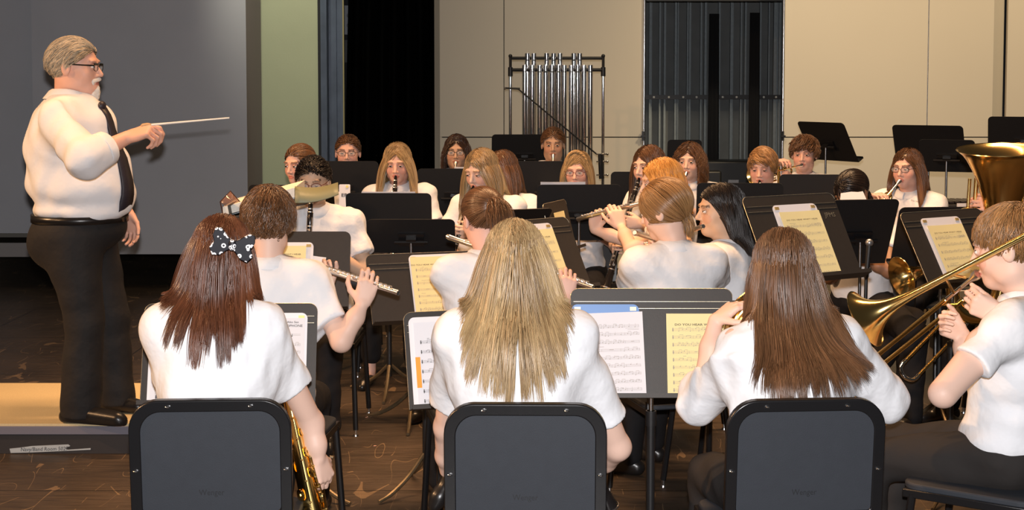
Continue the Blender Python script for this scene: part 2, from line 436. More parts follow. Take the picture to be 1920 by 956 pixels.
def make_hair(parent, c, M, s, hm, style, length, n, steps, seed, coll=None, part=0.0, wave=0.0, clump=.5, lock=45, wid=.0016, tie=None, vol=.006, fringe=.0, jag=.12, tail=None, fan=(0, 0), opened=.05, crown=(0, -.045, .10), flow=None, sweep=0.0):
    r = np.random.RandomState(seed)
    rad = np.array([.078, .096, .086]); cc = np.array([0, -.014, .030])
    # scalp points (local, unscaled)
    q = r.normal(size=(n * 4, 3)); q /= np.linalg.norm(q, axis=1)[:, None]
    p = cc + q * rad
    zl = np.interp(p[:, 1], [-.12, -.06, -.03, .0, .03, .055, .075, .09], [-.060, -.050, -.030, .004, .020, .040, .062, .068])
    ok = p[:, 2] > zl; p = p[ok][:n]; q = q[ok][:n]; n = len(p)
    off = r.uniform(0, 1, n) * vol + .0015
    nr = q / rad; nr /= np.linalg.norm(nr, axis=1)[:, None]
    U = np.array([0, 0, 1.0])
    def tang(v): 
        t = v - nr * (v * nr).sum(1)[:, None]; return t / (np.linalg.norm(t, axis=1)[:, None] + 1e-9)
    sg = np.where(p[:, 0] + r.normal(0, .004, n) > part, 1.0, -1.0)
    Ln = np.full(n, length) * (1 - jag * r.uniform(0, 1, n) ** 1.3)
    grav_l = M @ np.array([0, 0, -1.0])
    if style == 'long':
        tp_ = np.clip((p[:, 2] - .03) / .07, 0, 1); fr_ = np.clip((p[:, 1] + .01) / .05, 0, 1)
        comb = tang(np.stack([sg * tp_ * (.35 + 1.3 * fr_), -tp_ * (.5 + .15 * fr_), np.full(n, -1.0)], 1)); gw = .34; keep = .62
        Ln = Ln - np.clip((.02 - p[:, 2]) * 1.0, 0, .1)
    elif style == 'short':
        cr = np.array(crown); v = p - cr; v[:, 1] += fringe * np.clip(p[:, 1] * 20, 0, 1.0); v[:, 0] += sweep * (p[:, 2] > .05)
        comb = tang(v + r.normal(0, .008, v.shape)); gw = .12; keep = .85
        Ln = Ln * np.interp(p[:, 2], [-.06, -.02, .03, .09], [.22, .4, .8, 1.0])
    elif style == 'tied':
        t_ = np.array(tie); v = t_ - p; dist = np.linalg.norm(v, axis=1)
        comb = tang(v); gw = 0; keep = .6; Ln = dist * 1.25
    x = p + nr * off[:, None]; dr = comb.copy()
    pos = [x.copy()]; st = (Ln / steps)[:, None]
    Rinv = M.T
    ph = r.uniform(0, 6.28, n)
    for k in range(steps):
        g = grav_l[None]
        if style == 'tied':
            v = np.array(tie) - x; dd = np.linalg.norm(v, axis=1)[:, None]; tgt = v / (dd + 1e-6)
            dr = dr * .45 + tgt * .55; stp = np.minimum(st * 1.0, dd * .9)
        else:
            on = ((x - cc) / (rad * 1.25)); onh = (np.linalg.norm(on, axis=1) < 1.0)[:, None]
            dr = dr * keep + g * gw + comb * np.where(onh, .16, 0.0) + r.normal(0, .012 if style == 'long' else .05, x.shape); stp = st
        dr /= np.linalg.norm(dr, axis=1)[:, None] + 1e-9
        x = x + dr * stp
        # head
        for (c0, r0) in ((cc, rad), (np.array([0, .012, -.035]), np.array([.064, .066, .085]))):
            qq = (x - c0) / r0; kk = np.linalg.norm(qq, axis=1); lim = 1 + off / .08
            m = kk < lim
            x[m] = c0 + (qq[m] * (lim[m] / kk[m])[:, None]) * r0
        if style == 'long':
            fz = (x[:, 1] > .030) & (x[:, 2] < .05) & (x[:, 2] > -.16) & (np.abs(x[:, 0]) < .072)
            x[fz, 0] += (np.sign(x[fz, 0] - part) * .072 - x[fz, 0]) * .6
            fy = (x[:, 2] < .052) & (x[:, 1] > opened); x[fy, 1] -= (x[fy, 1] - opened) * .35
        if coll is not None and style == 'long':
            W = c + s * (x @ M); near = np.where(W[:, 2] < c[2] - .05)[0]
            if len(near):
                w_ = W[near]; d0 = coll(w_); h = .004
                hit = d0 < .012 + off[near]
                if hit.any():
                    wi = w_[hit]; di = d0[hit]
                    gr = np.stack([coll(wi + np.array(e) * h) - di for e in np.eye(3)], 1); gr /= np.linalg.norm(gr, axis=1)[:, None] + 1e-9
                    wi = wi + gr * (np.clip(.012 + off[near][hit] - di, 0, .03))[:, None]
                    x[near[hit]] = ((wi - c) / s) @ Rinv
        pos.append(x.copy())
    pos = np.stack(pos, 1)     # n, steps+1, 3
    T = np.linspace(0, 1, steps + 1)
    if style == 'long':
        xr = pos[:, -1, 0].copy(); fx = np.interp(xr, [-.10, 0, .10], [-fan[0], 0, fan[1]])
        pos[:, :, 0] += fx[:, None] * (np.clip((T - .25) / .75, 0, 1) ** 1.4)[None] + (fan[1] - fan[0]) * .25 * (T ** 2)[None]
        for _it in range(3 if coll is not None else 0):
            for _ in range(6):
                pos[:, 1:-1] = pos[:, 1:-1] * .4 + (pos[:, :-2] + pos[:, 2:]) * .3
            W = (c + s * (pos @ M)).reshape(-1, 3); near = np.where(W[:, 2] < c[2] - .07)[0]; w_ = W[near]; dd_ = coll(w_); hit = dd_ < .010
            wi = w_[hit]; di = dd_[hit]; gr = np.stack([coll(wi + np.array(e) * .004) - di for e in np.eye(3)], 1); gr /= np.linalg.norm(gr, axis=1)[:, None] + 1e-9
            W[near[hit]] = wi + gr * (.010 + .004 * r.uniform(0, 1, len(di)) - di)[:, None]
            pos = (((W - c) / s) @ Rinv).reshape(pos.shape)
    if wave:
        cl = (r.randint(0, 40, n)); a = r.uniform(0, 6.28, 40)[cl]
        amp = wave * np.clip(T * 2.2, 0, 1)[None]
        pos[:, :, 0] += amp * np.sin(T[None] * 20 * length / .3 + a[:, None]); pos[:, :, 1] += amp * np.cos(T[None] * 17 * length / .3 + a[:, None])
    if clump and style != 'tied':
        ng = max(8, n // lock); gi = r.choice(n, ng, False)
        base = pos[gi][:, steps // 2]; mine = pos[:, steps // 2]
        j = np.array([np.argmin(((base - m) ** 2).sum(1)) for m in mine]) if n < 20000 else None
        wgt = clump * r.uniform(.4, 1, n)[:, None] * (T ** 1.6)[None]
        tgt = pos[gi[j]] + r.normal(0, .0035, (n, 1, 3))
        pos = pos * (1 - wgt[..., None]) + tgt * wgt[..., None]
        cv = r.uniform(0, 1, ng)[j]
    else: cv = r.uniform(0, 1, n)
    extra = []
    tone = .5 * cv + .5 * r.uniform(0, 1, n)
    if style == 'tied' and tail:
        nt_ = int(n * .5); tl, droop = tail
        x = np.array(tie) + r.normal(0, .009, (nt_, 3)); dr = np.tile(nrm(np.array(droop, float)), (nt_, 1)) + r.normal(0, .22, (nt_, 3))
        pp = [x.copy()]; L2 = tl * (1 - .3 * r.uniform(0, 1, nt_))
        for k in range(steps):
            dr = dr * .86 + grav_l[None] * .2; dr /= np.linalg.norm(dr, axis=1)[:, None]; x = x + dr * (L2 / steps)[:, None]
            qq = (x - cc) / rad; kk = np.linalg.norm(qq, axis=1); m = kk < 1.08; x[m] = cc + qq[m] / kk[m][:, None] * 1.08 * rad
            W = c + s * (x @ M)
            if coll is not None:
                d0 = coll(W); hit = d0 < .012
                if hit.any():
                    wi = W[hit]; di = d0[hit]; gr = np.stack([coll(wi + np.array(e) * .004) - di for e in np.eye(3)], 1); gr /= np.linalg.norm(gr, axis=1)[:, None] + 1e-9
                    wi = wi + gr * (.012 - di)[:, None]; x[hit] = ((wi - c) / s) @ Rinv
            pp.append(x.copy())
        pos = np.concatenate([pos, np.stack(pp, 1)]); tone = np.concatenate([tone, r.uniform(0, 1, nt_)]); n = len(pos)
    Wp = c + s * (pos @ M)
    # ribbons with triangular section
    tg = np.gradient(Wp, axis=1); tg /= np.linalg.norm(tg, axis=2)[..., None] + 1e-9
    ref = Wp - (c + s * (np.array([0, -.01, -.02]) @ M)); ref[..., 2] *= .4
    sd = np.cross(tg, ref); sd /= np.linalg.norm(sd, axis=2)[..., None] + 1e-9; nn = np.cross(sd, tg)
    taper = np.interp(T, [0, .1, .75, 1], [.8, 1, .9, .12])[None, :, None] * (wid * s)
    wv = r.uniform(.7, 1.3, n)[:, None, None]
    a = Wp + sd * taper * wv; b = Wp - sd * taper * wv; e = Wp + nn * taper * wv * .7
    verts = np.stack([a, b, e], 2).reshape(-1, 3)
    S1 = steps + 1
    base = (np.arange(n)[:, None] * S1 + np.arange(steps)[None]).reshape(-1) * 3
    fs = []
    for i0, i1 in ((0, 1), (1, 2), (2, 0)):
        fs.append(np.stack([base + i0, base + i1, base + 3 + i1, base + 3 + i0], 1))
    faces = np.concatenate(fs)
    col = np.repeat(np.clip(tone, 0, 1)[:, None], S1 * 3, 1).reshape(-1)
    # scalp cap
    nu, nv = 40, 26; cv_ = []; cf = []
    for i in range(nv + 1):
        for j in range(nu):
            pz = math.pi * i / nv; an = 2 * math.pi * j / nu
            cv_.append(cc + np.array([math.sin(pz) * math.cos(an), math.sin(pz) * math.sin(an), math.cos(pz)]) * (rad + .001))
    cv_ = np.array(cv_); zz = np.interp(cv_[:, 1], [-.12, -.06, -.03, .0, .03, .055, .075, .09], [-.060, -.050, -.030, .004, .020, .040, .064, .070])
    okv = cv_[:, 2] > zz
    for i in range(nv):
        for j in range(nu):
            f_ = [i * nu + j, (i + 1) * nu + j, (i + 1) * nu + (j + 1) % nu, i * nu + (j + 1) % nu]
            if okv[f_].all(): cf.append(f_)
    cw = c + s * (cv_ @ M); o0 = len(verts)
    verts = np.concatenate([verts, cw]); faces = np.concatenate([faces, np.array(cf) + o0]); col = np.concatenate([col, np.full(len(cw), .15)])
    return mesh_np('hair', verts, faces, HAIRMAT[hm], parent, colors=np.repeat(col[:, None], 3, 1))

def eyeball_mesh(T, M, s, x, lid, gaze=(0, 0)):
    "one eye: a ball whose front shows white, iris and pupil between the lids; returns verts, faces, material index (0 skin, 1 white, 2 iris)"
    c = T(x * .030, .0755, .004); nu, nv = 20, 16; R = .0128 * s; vs = []; loc = []
    for i in range(nv + 1):
        ph = math.pi * i / nv
        for j in range(nu):
            an = 2 * math.pi * j / nu; l = np.array([math.sin(ph) * math.cos(an), math.cos(ph), math.sin(ph) * math.sin(an)])
            vs.append(c + R * (M[0] * l[0] + M[1] * l[1] + M[2] * l[2])); loc.append(l)
    loc = np.array(loc); fs = []; fm = []
    g = nrm(np.array([gaze[0], 1, gaze[1]]))
    for i in range(nv):
        for j in range(nu):
            f_ = [i * nu + j, (i + 1) * nu + j, (i + 1) * nu + (j + 1) % nu, i * nu + (j + 1) % nu][::-1]
            m = loc[f_].mean(0); m /= np.linalg.norm(m)
            mi = 1 if m[1] > .2 else 0
            if m @ g > .88: mi = 2
            if m[2] > lid or m[2] < -.34: mi = 0
            if lid - .02 < m[2] < lid + .12 and m[1] > .3: mi = 2
            fs.append(f_); fm.append(mi)
    return np.array(vs), np.array(fs), np.array(fm)

SKINS = {'fair': (.74, .50, .40), 'pink': (.74, .45, .36), 'tan': (.55, .34, .23), 'olive': (.60, .40, .28), 'brown': (.28, .15, .09)}
PEOPLE = []
def add_glasses(root, T, M, s, m_frame, small=False, lens=None):
    b = MB(); hx, hz = (.021, .0125) if small else (.024, .015)
    for sx in (-1, 1):
        pts = []
        for i in range(21):
            an = 2 * math.pi * i / 20; ca, sa = math.cos(an), math.sin(an)
            pts.append(T(sx * .031 + hx * np.sign(ca) * abs(ca) ** .7, .093, .003 + hz * np.sign(sa) * abs(sa) ** .7))
        b.tube(pts, .0016 * s, 5, cap=False)
        b.tube([T(sx * .055, .091, .008), T(sx * .072, .06, .008), T(sx * .082, -.005, .010)], .0016 * s, 5)
    b.tube([T(-.009, .095, .006), T(0, .098, .009), T(.009, .095, .006)], .0014 * s, 5)
    g = b.build('glasses', m_frame, root)
    l = MB()
    for sx in (-1, 1):
        l.prism([(hx * .95 * math.cos(2 * math.pi * i / 16), hz * .95 * math.sin(2 * math.pi * i / 16)) for i in range(16)], T(sx * .031, .093, .003), M[0], M[2], .0008)
    l.build('lenses', mat('spectacle_glass', (1, 1, 1), .02, 0, .5, alpha=.10), g)

def frame_M(a, pitch=0, roll=0):
    f = hd(a); r = rt(a); u = UZ.copy()
    p = math.radians(pitch); f2 = f * math.cos(p) + u * math.sin(p); u2 = u * math.cos(p) - f * math.sin(p)
    q = math.radians(roll); r2 = r * math.cos(q) + u2 * math.sin(q); u3 = u2 * math.cos(q) - r * math.sin(q)
    return np.array([r2, f2, u3])

def person(name, label, top_, ha, ba, hair, skin='fair', pitch=-8, roll=0, hs=1.0, hands=None, vox=.005, lean=.03, glasses=None,
           build=1.0, sleeve=.62, trous=None, legs=None, seat_z=.46, lid=.28, collar=True, bare_ankle=False, male=False, shoulder=.152, gaze=(0, 0), brow=None, elbows=None, nohair=False, hsz=.93, group=None, hcoll=None):
    """top_ = (px, py, Y) of the crown; ha/ba = heading of head/body"""
    topw = P(*top_); M = frame_M(ha, pitch, roll)
    c = topw - UZ * .118 * hs
    F, R = hd(ba), rt(ba)
    neckb = c - M[2] * .10 * hs - F * .03 - UZ * .065
    pelvis = np.array([neckb[0], neckb[1], 0]) - F * (lean + .02) + UZ * (seat_z + .11)
    loc = np.array([pelvis[0], pelvis[1], 0])
    root = thing('person', label, 'person', loc, group or 'seated band students in white shirts')
    # ---- joints
    spine = [pelvis, pelvis * .5 + neckb * .5 - F * .02, neckb]
    bw = build
    SH = {}
    for sd in (-1, 1): SH[sd] = neckb + R * sd * shoulder * bw ** .5 - UZ * .045 - F * .01
    chest = neckb - UZ * .17 + F * .005; belly = pelvis + (neckb - pelvis) * .33 + F * .01
    bx = np.array([R, F, UZ])
    d = SDF(); T = head_sdf(d, c, M, hs, male=male)
    d.cone(T(0, -.022, -.055), neckb - UZ * .01, .050 * hs, .056, .03)
    d.cone(SH[-1], SH[1], .045, .045, .04)
    d.ell(chest, (.135 * bw, .085, .17), bx, .04); d.ell(belly, (.12 * bw, .085, .17), bx, .05)
    hip = {sd: pelvis + R * sd * .085 - UZ * .02 for sd in (-1, 1)}
    legs = legs or {}
    KN, AN, TO = {}, {}, {}
    for sd in (-1, 1):
        if sd in legs: KN[sd], AN[sd], TO[sd] = legs[sd]
        else:
            KN[sd] = hip[sd] + F * .41 + R * sd * .04 + UZ * (.50 - hip[sd][2])
            AN[sd] = KN[sd] + F * .04 - UZ * (KN[sd][2] - .085); TO[sd] = AN[sd] + F * .15 + R * sd * .02 - UZ * .055
        d.cone(hip[sd], KN[sd], .072, .048, .03); d.cone(KN[sd], AN[sd], .046, .032, .02)
        d.cone(AN[sd] - F * .02 - UZ * .03, TO[sd], .028, .018, .02)
    hands = hands or {}
    EL, WR = {}, {}
    for sd in (-1, 1):
        h = hands.get(sd)
        if h is None:
            h = dict(t=KN[sd] * .6 + hip[sd] * .4 + UZ * .085 - R * sd * .03, D=F * .9 - R * sd * .3, N=-UZ, curl=(12, 25, 15)); 
        t = np.asarray(h['t'], float); D = nrm(h['D']); N = nrm(h['N']); hz = h.get('s', hsz)
        w_ = t - D * .085 * hz - N * .030 * hz if not h.get('wrist') else t
        L1, L2 = .285, .245
        if elbows and sd in elbows: e = np.asarray(elbows[sd], float)
        else: e = ik(SH[sd], w_, L1, L2, h.get('pole', R * sd * .8 - UZ * .9 - F * .1))
        EL[sd], WR[sd] = e, w_
        d.cone(SH[sd], e, .043 * bw ** .5, .036 * bw ** .5, .02); d.cone(e, w_ + (e - w_) * .35, .037 * bw ** .5, .032 * bw ** .4, .02); d.cone(w_ + (e - w_) * .35, w_, .031 * bw ** .4, .0215, .02)
        # thumb side
        S0 = np.cross(D, nrm(N - D * np.dot(N, D)))
        ts = h.get('ts'); side = (1 if sd == 1 else -1) if ts is None else ts
        hand_sdf(d, w_, D, N, hz, h.get('curl', (35, 45, 25)), h.get('spread', .01), h.get('thumb', 35), side, h.get('fing'))
    verts, faces = nets(d, vox)
    # tones
    sk = np.array(SKINS[skin]); col = np.tile(sk, (len(verts), 1))
    L = ((verts - c) / hs) @ M.T
    hm = (np.abs(L[:, 2]) < .13) & (np.abs(L[:, 0]) < .09) & (L[:, 1] > .04)
    ck = hm & (((np.abs(L[:, 0]) - .040) / .022) ** 2 + ((L[:, 2] + .028) / .022) ** 2 < 1)
    col[ck] *= np.array([1.0, .86, .84])
    lp = hm & (np.abs(L[:, 0]) < .023 - np.abs(L[:, 2] + .059) * .9) & (np.abs(L[:, 2] + .059) < .0115) & (L[:, 1] > .074)
    col[lp] = sk * np.array([.82, .50, .48])
    bc = np.array(brow if brow else {'blonde': (.25, .15, .08), 'strawberry': (.3, .15, .07), 'lightbrown': (.16, .09, .05), 'grey': (.3, .26, .2)}.get(hair[0], (.04, .02, .012)))
    ax_ = np.abs(L[:, 0]); bz = .0245 + .004 * np.sin((ax_ - .012) / .036 * 2.4)
    br = hm & (ax_ > .012) & (ax_ < .050) & (np.abs(L[:, 2] - bz) < .0045)
    col[br] = bc * .75 + sk * .25
    ls = (L[:, 1] > .05) & (np.abs(L[:, 2] - .004) < .014) & (np.abs(ax_ - .030) < .018)
    col[ls & ~br] *= np.array([.86, .78, .76])
    fm = np.zeros(len(faces), int)
    vsl, fsl, fml, cl = [verts], [faces], [fm], [col]; o = len(verts)
    for x in (-1, 1):
        ev, ef, em = eyeball_mesh(T, M, hs, x, lid, gaze); vsl.append(ev); fsl.append(ef + o); fml.append(em); cl.append(np.tile(sk * .85, (len(ev), 1))); o += len(ev)
    mesh_np('body', np.concatenate(vsl), np.concatenate(fsl), [M_SKINC, M_EYEW, M_IRIS], root, np.concatenate(cl), fmat=np.concatenate(fml))
    # ---- shirt
    sh = SDF()
    sh.ell(chest, (.150 * bw, .115 * bw ** .5, .185), bx, .05)
    sh.ell(belly - F * .005, (.146 * bw, .122 * bw ** .7, .19), bx, .08)
    sh.ell(pelvis + UZ * .035, (.168 * bw, .130 * bw ** .5, .10), bx, .06)
    sh.cone(neckb - UZ * .045 - F * .005, neckb - UZ * .035, .075, .07, .06)
    for sd in (-1, 1):
        sh.cone(neckb - UZ * .05 - F * .01, SH[sd] + UZ * .004, .058, .052, .045)
        sh.ell(neckb - UZ * .13 + R * sd * .06 * bw - F * .030, (.10, .075, .14), bx, .09)
    body_only = list(sh.ops)
    for sd in (-1, 1):
        q = SDF(); e = SH[sd] + (EL[sd] - SH[sd]) * (sleeve + .12)
        r1, r2 = .054 * bw ** .5, .058 * bw ** .5
        if sleeve >= .95: r1 += .010; r2 += .004
        q.cone(SH[sd], e, r1, r2 + .004, .02)
        if sleeve >= .95: q.cone(EL[sd], EL[sd] + (WR[sd] - EL[sd]) * .35, r2, r2 * .85, .03); q.cut(EL[sd] + (WR[sd] - EL[sd]) * .30, nrm(WR[sd] - EL[sd]), .006)
        else: q.cut(SH[sd] + (EL[sd] - SH[sd]) * sleeve, nrm(EL[sd] - SH[sd]), .006)
        sh.sub(q, .08)
    sh.cut(pelvis - UZ * .03, V(0, 0, -1), .01)
    sh.noise = wrinkles(len(PEOPLE) * 7 + 3, .0038)
    # the back gathers folds between shoulder and waist
    v2, f2 = nets(sh, .0065 if top_[2] < 6.5 else .008)
    shirt = mesh_np('shirt', v2, f2, M_SHIRT, root)
    if collar:
        b = MB(); ring = []; cn = c * 0 + neckb; up = nrm(T(0, -.022, -.055) - neckb)
        rr = .064; n = 28; rings = []
        for (h, ra) in ((-.010, rr + .016), (.022, rr + .007), (.046, rr + .001), (.049, rr - .003), (.042, rr + .009), (.014, rr + .024), (.008, rr + .022)):
            rg = []
            for i in range(n):
                an = 2 * math.pi * (i + .5) / n - math.pi / 2 * 0
                fr = math.cos(an)   # forward component
                gap = 1.0
                dip = -.022 * max(0, fr) ** 1.5
                rg.append(neckb + up * (h + dip) + F * fr * (ra + .006) + R * math.sin(an) * ra * 1.0)
            rings.append(rg)
        vs = [p_ for rg in rings for p_ in rg]; fs = []
        for k in range(len(rings) - 1):
            for i in range(n):
                if i in (n - 1,): continue
                fs.append((k * n + i, k * n + (i + 1) % n, (k + 1) * n + (i + 1) % n, (k + 1) * n + i))
        b.add(vs, fs); b.build('collar', M_SHIRT, shirt, angle=80)
    # ---- trousers and shoes
    tr = SDF()
    tr.ell(pelvis - UZ * .015, (.165 * bw, .135 * bw ** .5, .115), bx, .04)
    for sd in (-1, 1):
        tr.cone(hip[sd], KN[sd], .092 * bw ** .6, .068, .04); 
        e = KN[sd] + (AN[sd] - KN[sd]) * (.80 if bare_ankle else .96)
        tr.cone(KN[sd], e, .066, .058, .03)
    tr.noise = wrinkles(len(PEOPLE) * 5 + 11, .003)
    v3, f3 = nets(tr, .009)
    mesh_np('trousers', v3, f3, trous or M_TROU, root)
    for sd in (-1, 1):
        so = SDF(); tdir = nrm(TO[sd] - AN[sd]); hl = AN[sd] - F * .035 - UZ * .045
        if sd in legs: tdir = nrm(TO[sd] - AN[sd]); hl = AN[sd] - tdir * .03
        so.cone(hl, TO[sd], .036, .030, .02); so.cone(TO[sd], TO[sd] + tdir * .03, .031, .024, .02)
        if not bare_ankle: so.cone(AN[sd] - UZ * .02, AN[sd] * .6 + TO[sd] * .4, .042, .034, .02)
        if sd not in legs: so.cut(V(0, 0, .004), V(0, 0, -1), .003)
        v4, f4 = nets(so, .007); mesh_np('shoe', v4, f4, M_SHOE, root)
    # ---- hair
    coll = SDF(); coll.ops = list(sh.ops); coll.cone(T(0, -.022, -.055), neckb, .052, .058, .02)
    if hcoll: coll.ell(*hcoll)
    hm_, st_, ln_, n_, kw = hair
    if not nohair:
        make_hair(root, c, M, hs, hm_, st_, ln_, n_, kw.pop('steps', 16), kw.pop('seed', len(PEOPLE) + 5), coll=coll, **kw)
    if glasses: add_glasses(root, T, M, hs, glasses)
    info = dict(root=root, T=T, M=M, c=c, F=F, R=R, pelvis=pelvis, SH=SH, EL=EL, WR=WR, neck=neckb, loc=loc, KN=KN, AN=AN, ba=ba, label=label, mouth=T(0, .090, -.059), sh=sh)
    PEOPLE.append(info)
    return info
# ------------------------------------------------------------------ the stage
def floor_material():
    m = bpy.data.materials.new('stage_floor'); m.use_nodes = True; nt = m.node_tree; b = nt.nodes['Principled BSDF']; L = nt.links
    tc = nt.nodes.new('ShaderNodeTexCoord')
    def noise(sc, det=4, vec=None, dist=0):
        n = nt.nodes.new('ShaderNodeTexNoise'); n.inputs['Scale'].default_value = sc; n.inputs['Detail'].default_value = det; n.inputs['Distortion'].default_value = dist
        L.new(vec or tc.outputs['Object'], n.inputs['Vector']); return n
    mp = nt.nodes.new('ShaderNodeMapping'); mp.inputs['Scale'].default_value = (1, 9, 1); mp.inputs['Rotation'].default_value = (0, 0, math.radians(8)); L.new(tc.outputs['Object'], mp.inputs['Vector'])
    n1 = noise(2.2); n2 = noise(6, 6, mp.outputs['Vector'], .6)
    r1 = nt.nodes.new('ShaderNodeValToRGB'); e = r1.color_ramp.elements
    e[0].position = .3; e[0].color = (.030, .023, .017, 1); e[1].position = .75; e[1].color = (.100, .073, .052, 1)
    mx = nt.nodes.new('ShaderNodeMath'); mx.operation = 'ADD'; s = nt.nodes.new('ShaderNodeMath'); s.operation = 'MULTIPLY'; s.inputs[1].default_value = .5
    L.new(n1.outputs['Fac'], mx.inputs[0]); L.new(n2.outputs['Fac'], mx.inputs[1]); L.new(mx.outputs[0], s.inputs[0]); L.new(s.outputs[0], r1.inputs[0])
    # fine scratches: thin bands of several distorted noises
    last = r1.outputs[0]
    for k, (sc, rot, thr) in enumerate(((3.0, 20, .0022), (4.2, 75, .0018), (5.5, -35, .0020), (2.2, 50, .0016))):
        mq = nt.nodes.new('ShaderNodeMapping'); mq.inputs['Rotation'].default_value = (0, 0, math.radians(rot)); mq.inputs['Scale'].default_value = (1, .25, 1); mq.inputs['Location'].default_value = (k * 3.1, 0, 0)
        L.new(tc.outputs['Object'], mq.inputs['Vector']); n = noise(sc, 1, mq.outputs['Vector'])
        a = nt.nodes.new('ShaderNodeMath'); a.operation = 'SUBTRACT'; a.inputs[1].default_value = .5; L.new(n.outputs['Fac'], a.inputs[0])
        ab = nt.nodes.new('ShaderNodeMath'); ab.operation = 'ABSOLUTE'; L.new(a.outputs[0], ab.inputs[0])
        lt = nt.nodes.new('ShaderNodeMath'); lt.operation = 'LESS_THAN'; lt.inputs[1].default_value = thr; L.new(ab.outputs[0], lt.inputs[0])
        msk = noise(2.6 + k, 2); g = nt.nodes.new('ShaderNodeMath'); g.operation = 'GREATER_THAN'; g.inputs[1].default_value = .54; L.new(msk.outputs['Fac'], g.inputs[0])
        mm = nt.nodes.new('ShaderNodeMath'); mm.operation = 'MULTIPLY'; L.new(lt.outputs[0], mm.inputs[0]); L.new(g.outputs[0], mm.inputs[1])
        m3 = nt.nodes.new('ShaderNodeMath'); m3.operation = 'MULTIPLY'; m3.inputs[1].default_value = .42; L.new(mm.outputs[0], m3.inputs[0])
        c_ = nt.nodes.new('ShaderNodeMix'); c_.data_type = 'RGBA'; c_.inputs[7].default_value = (.34, .23, .13, 1); L.new(m3.outputs[0], c_.inputs[0]); L.new(last, c_.inputs[6]); last = c_.outputs[2]
    br = nt.nodes.new('ShaderNodeTexBrick'); br.inputs['Scale'].default_value = 1; br.inputs['Brick Width'].default_value = 2.44; br.inputs['Row Height'].default_value = 1.22; br.inputs['Mortar Size'].default_value = .004; br.inputs['Mortar Smooth'].default_value = .1
    L.new(tc.outputs['Object'], br.inputs['Vector'])
    c_ = nt.nodes.new('ShaderNodeMix'); c_.data_type = 'RGBA'; c_.inputs[7].default_value = (.004, .003, .002, 1); L.new(br.outputs['Fac'], c_.inputs[0]); L.new(last, c_.inputs[6])
    L.new(c_.outputs[2], b.inputs['Base Color'])
    rr = nt.nodes.new('ShaderNodeMapRange'); rr.inputs[3].default_value = .30; rr.inputs[4].default_value = .55; L.new(n2.outputs['Fac'], rr.inputs[0]); L.new(rr.outputs[0], b.inputs['Roughness'])
    b.inputs['Specular IOR Level'].default_value = .35
    return m
b = MB(); b.box((0, 6.5, -.05), (16, 19, .1)); struct(b.build('floor', floor_material(), smooth=False))

def px_x(px, Y): return (px - PCX) / F_PX * Y
def panel(name, x0, x1, Y, z0, z1, m, th=.04, y2=None):
    "upright slab from x0 to x1; its front face stands at distance Y (y2: distance at x1)"
    b = MB(); y2 = Y if y2 is None else y2
    a, e = V(x0, Y, 0), V(x1, y2, 0); ux = nrm(e - a); n = np.cross(ux, UZ)
    b.box((a + e) / 2 - n * th / 2 + UZ * (z0 + z1) / 2, (np.linalg.norm(e - a), z1 - z0, th), (ux, UZ, n)); return struct(b.build(name, m, smooth=False))
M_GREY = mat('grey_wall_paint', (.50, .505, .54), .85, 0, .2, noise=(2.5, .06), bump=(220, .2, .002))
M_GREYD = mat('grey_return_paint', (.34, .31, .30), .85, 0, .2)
M_GREEN = mat('green_block_paint', (.46, .49, .33), .8, 0, .2, noise=(3, .06), bump=(60, .2, .003))
M_BEIGE = mat('beige_shell_panel', (.60, .55, .46), .75, 0, .25, noise=(1.2, .03), bump=(160, .1, .001))
M_ALU = mat('aluminium_edge', (.75, .74, .74), .22, 1.0)
M_SEAM = mat('dark_seam', (.03, .028, .025), .8)
YL = 12.0
panel('wall_left', px_x(-500, YL), px_x(62, YL), YL + .25, .45, 6.5, M_GREY)
panel('wall_left', px_x(62, YL), px_x(463, YL), YL, .30, 6.5, M_GREY, .05)
panel('trim_1', px_x(-500, YL), px_x(62, YL), YL + .3, .24, .36, M_GREYD)
# angled return of the grey wall, then the green wall behind
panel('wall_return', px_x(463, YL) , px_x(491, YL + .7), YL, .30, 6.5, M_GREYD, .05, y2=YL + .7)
YG = 13.0
panel('wall_green', px_x(440, YG), px_x(598, YG), YG, 0, 6.5, M_GREEN, .2)
panel('trim_2', px_x(597, 12.98), px_x(602, 12.98), 12.98, 0, 6.5, mat('black_paint', (.006, .006, .007), .6), .03)
M_COL = mat('dark_blue_steel', (.075, .095, .13), .42, .3, .5, noise=(6, .45))
b = MB(); x0, x1 = px_x(602, 12.9), px_x(643, 12.9)
b.box(((x0 + x1) / 2, 13.05, 3.2), (x1 - x0, .02, 6.6)); b.box((x0 + .05, 12.97, 3.2), (.012, .16, 6.6)); b.box((x1 - .004, 12.97, 3.2), (.012, .16, 6.6)); b.box(((x0 + x1) / 2 + .02, 13.03, 3.2), (.02, .03, 6.6))
b.box((x0 + .02, 12.99, 3.2), (.05, .1, 6.6))
struct(b.build('wall_column', M_COL, smooth=False))
b = MB(); b.box((px_x(645, 12.9), 12.9, 3.2), (.012, .03, 6.6)); struct(b.build('trim_3', mat('dull_brass_edge', (.3, .26, .12), .5, .3), smooth=False))
# far back wall
panel('wall_back', -6.0, 8.0, 16.5, 0, 7, mat('dark_backstage_wall', (.05, .052, .058), .9, 0, .2), .1)
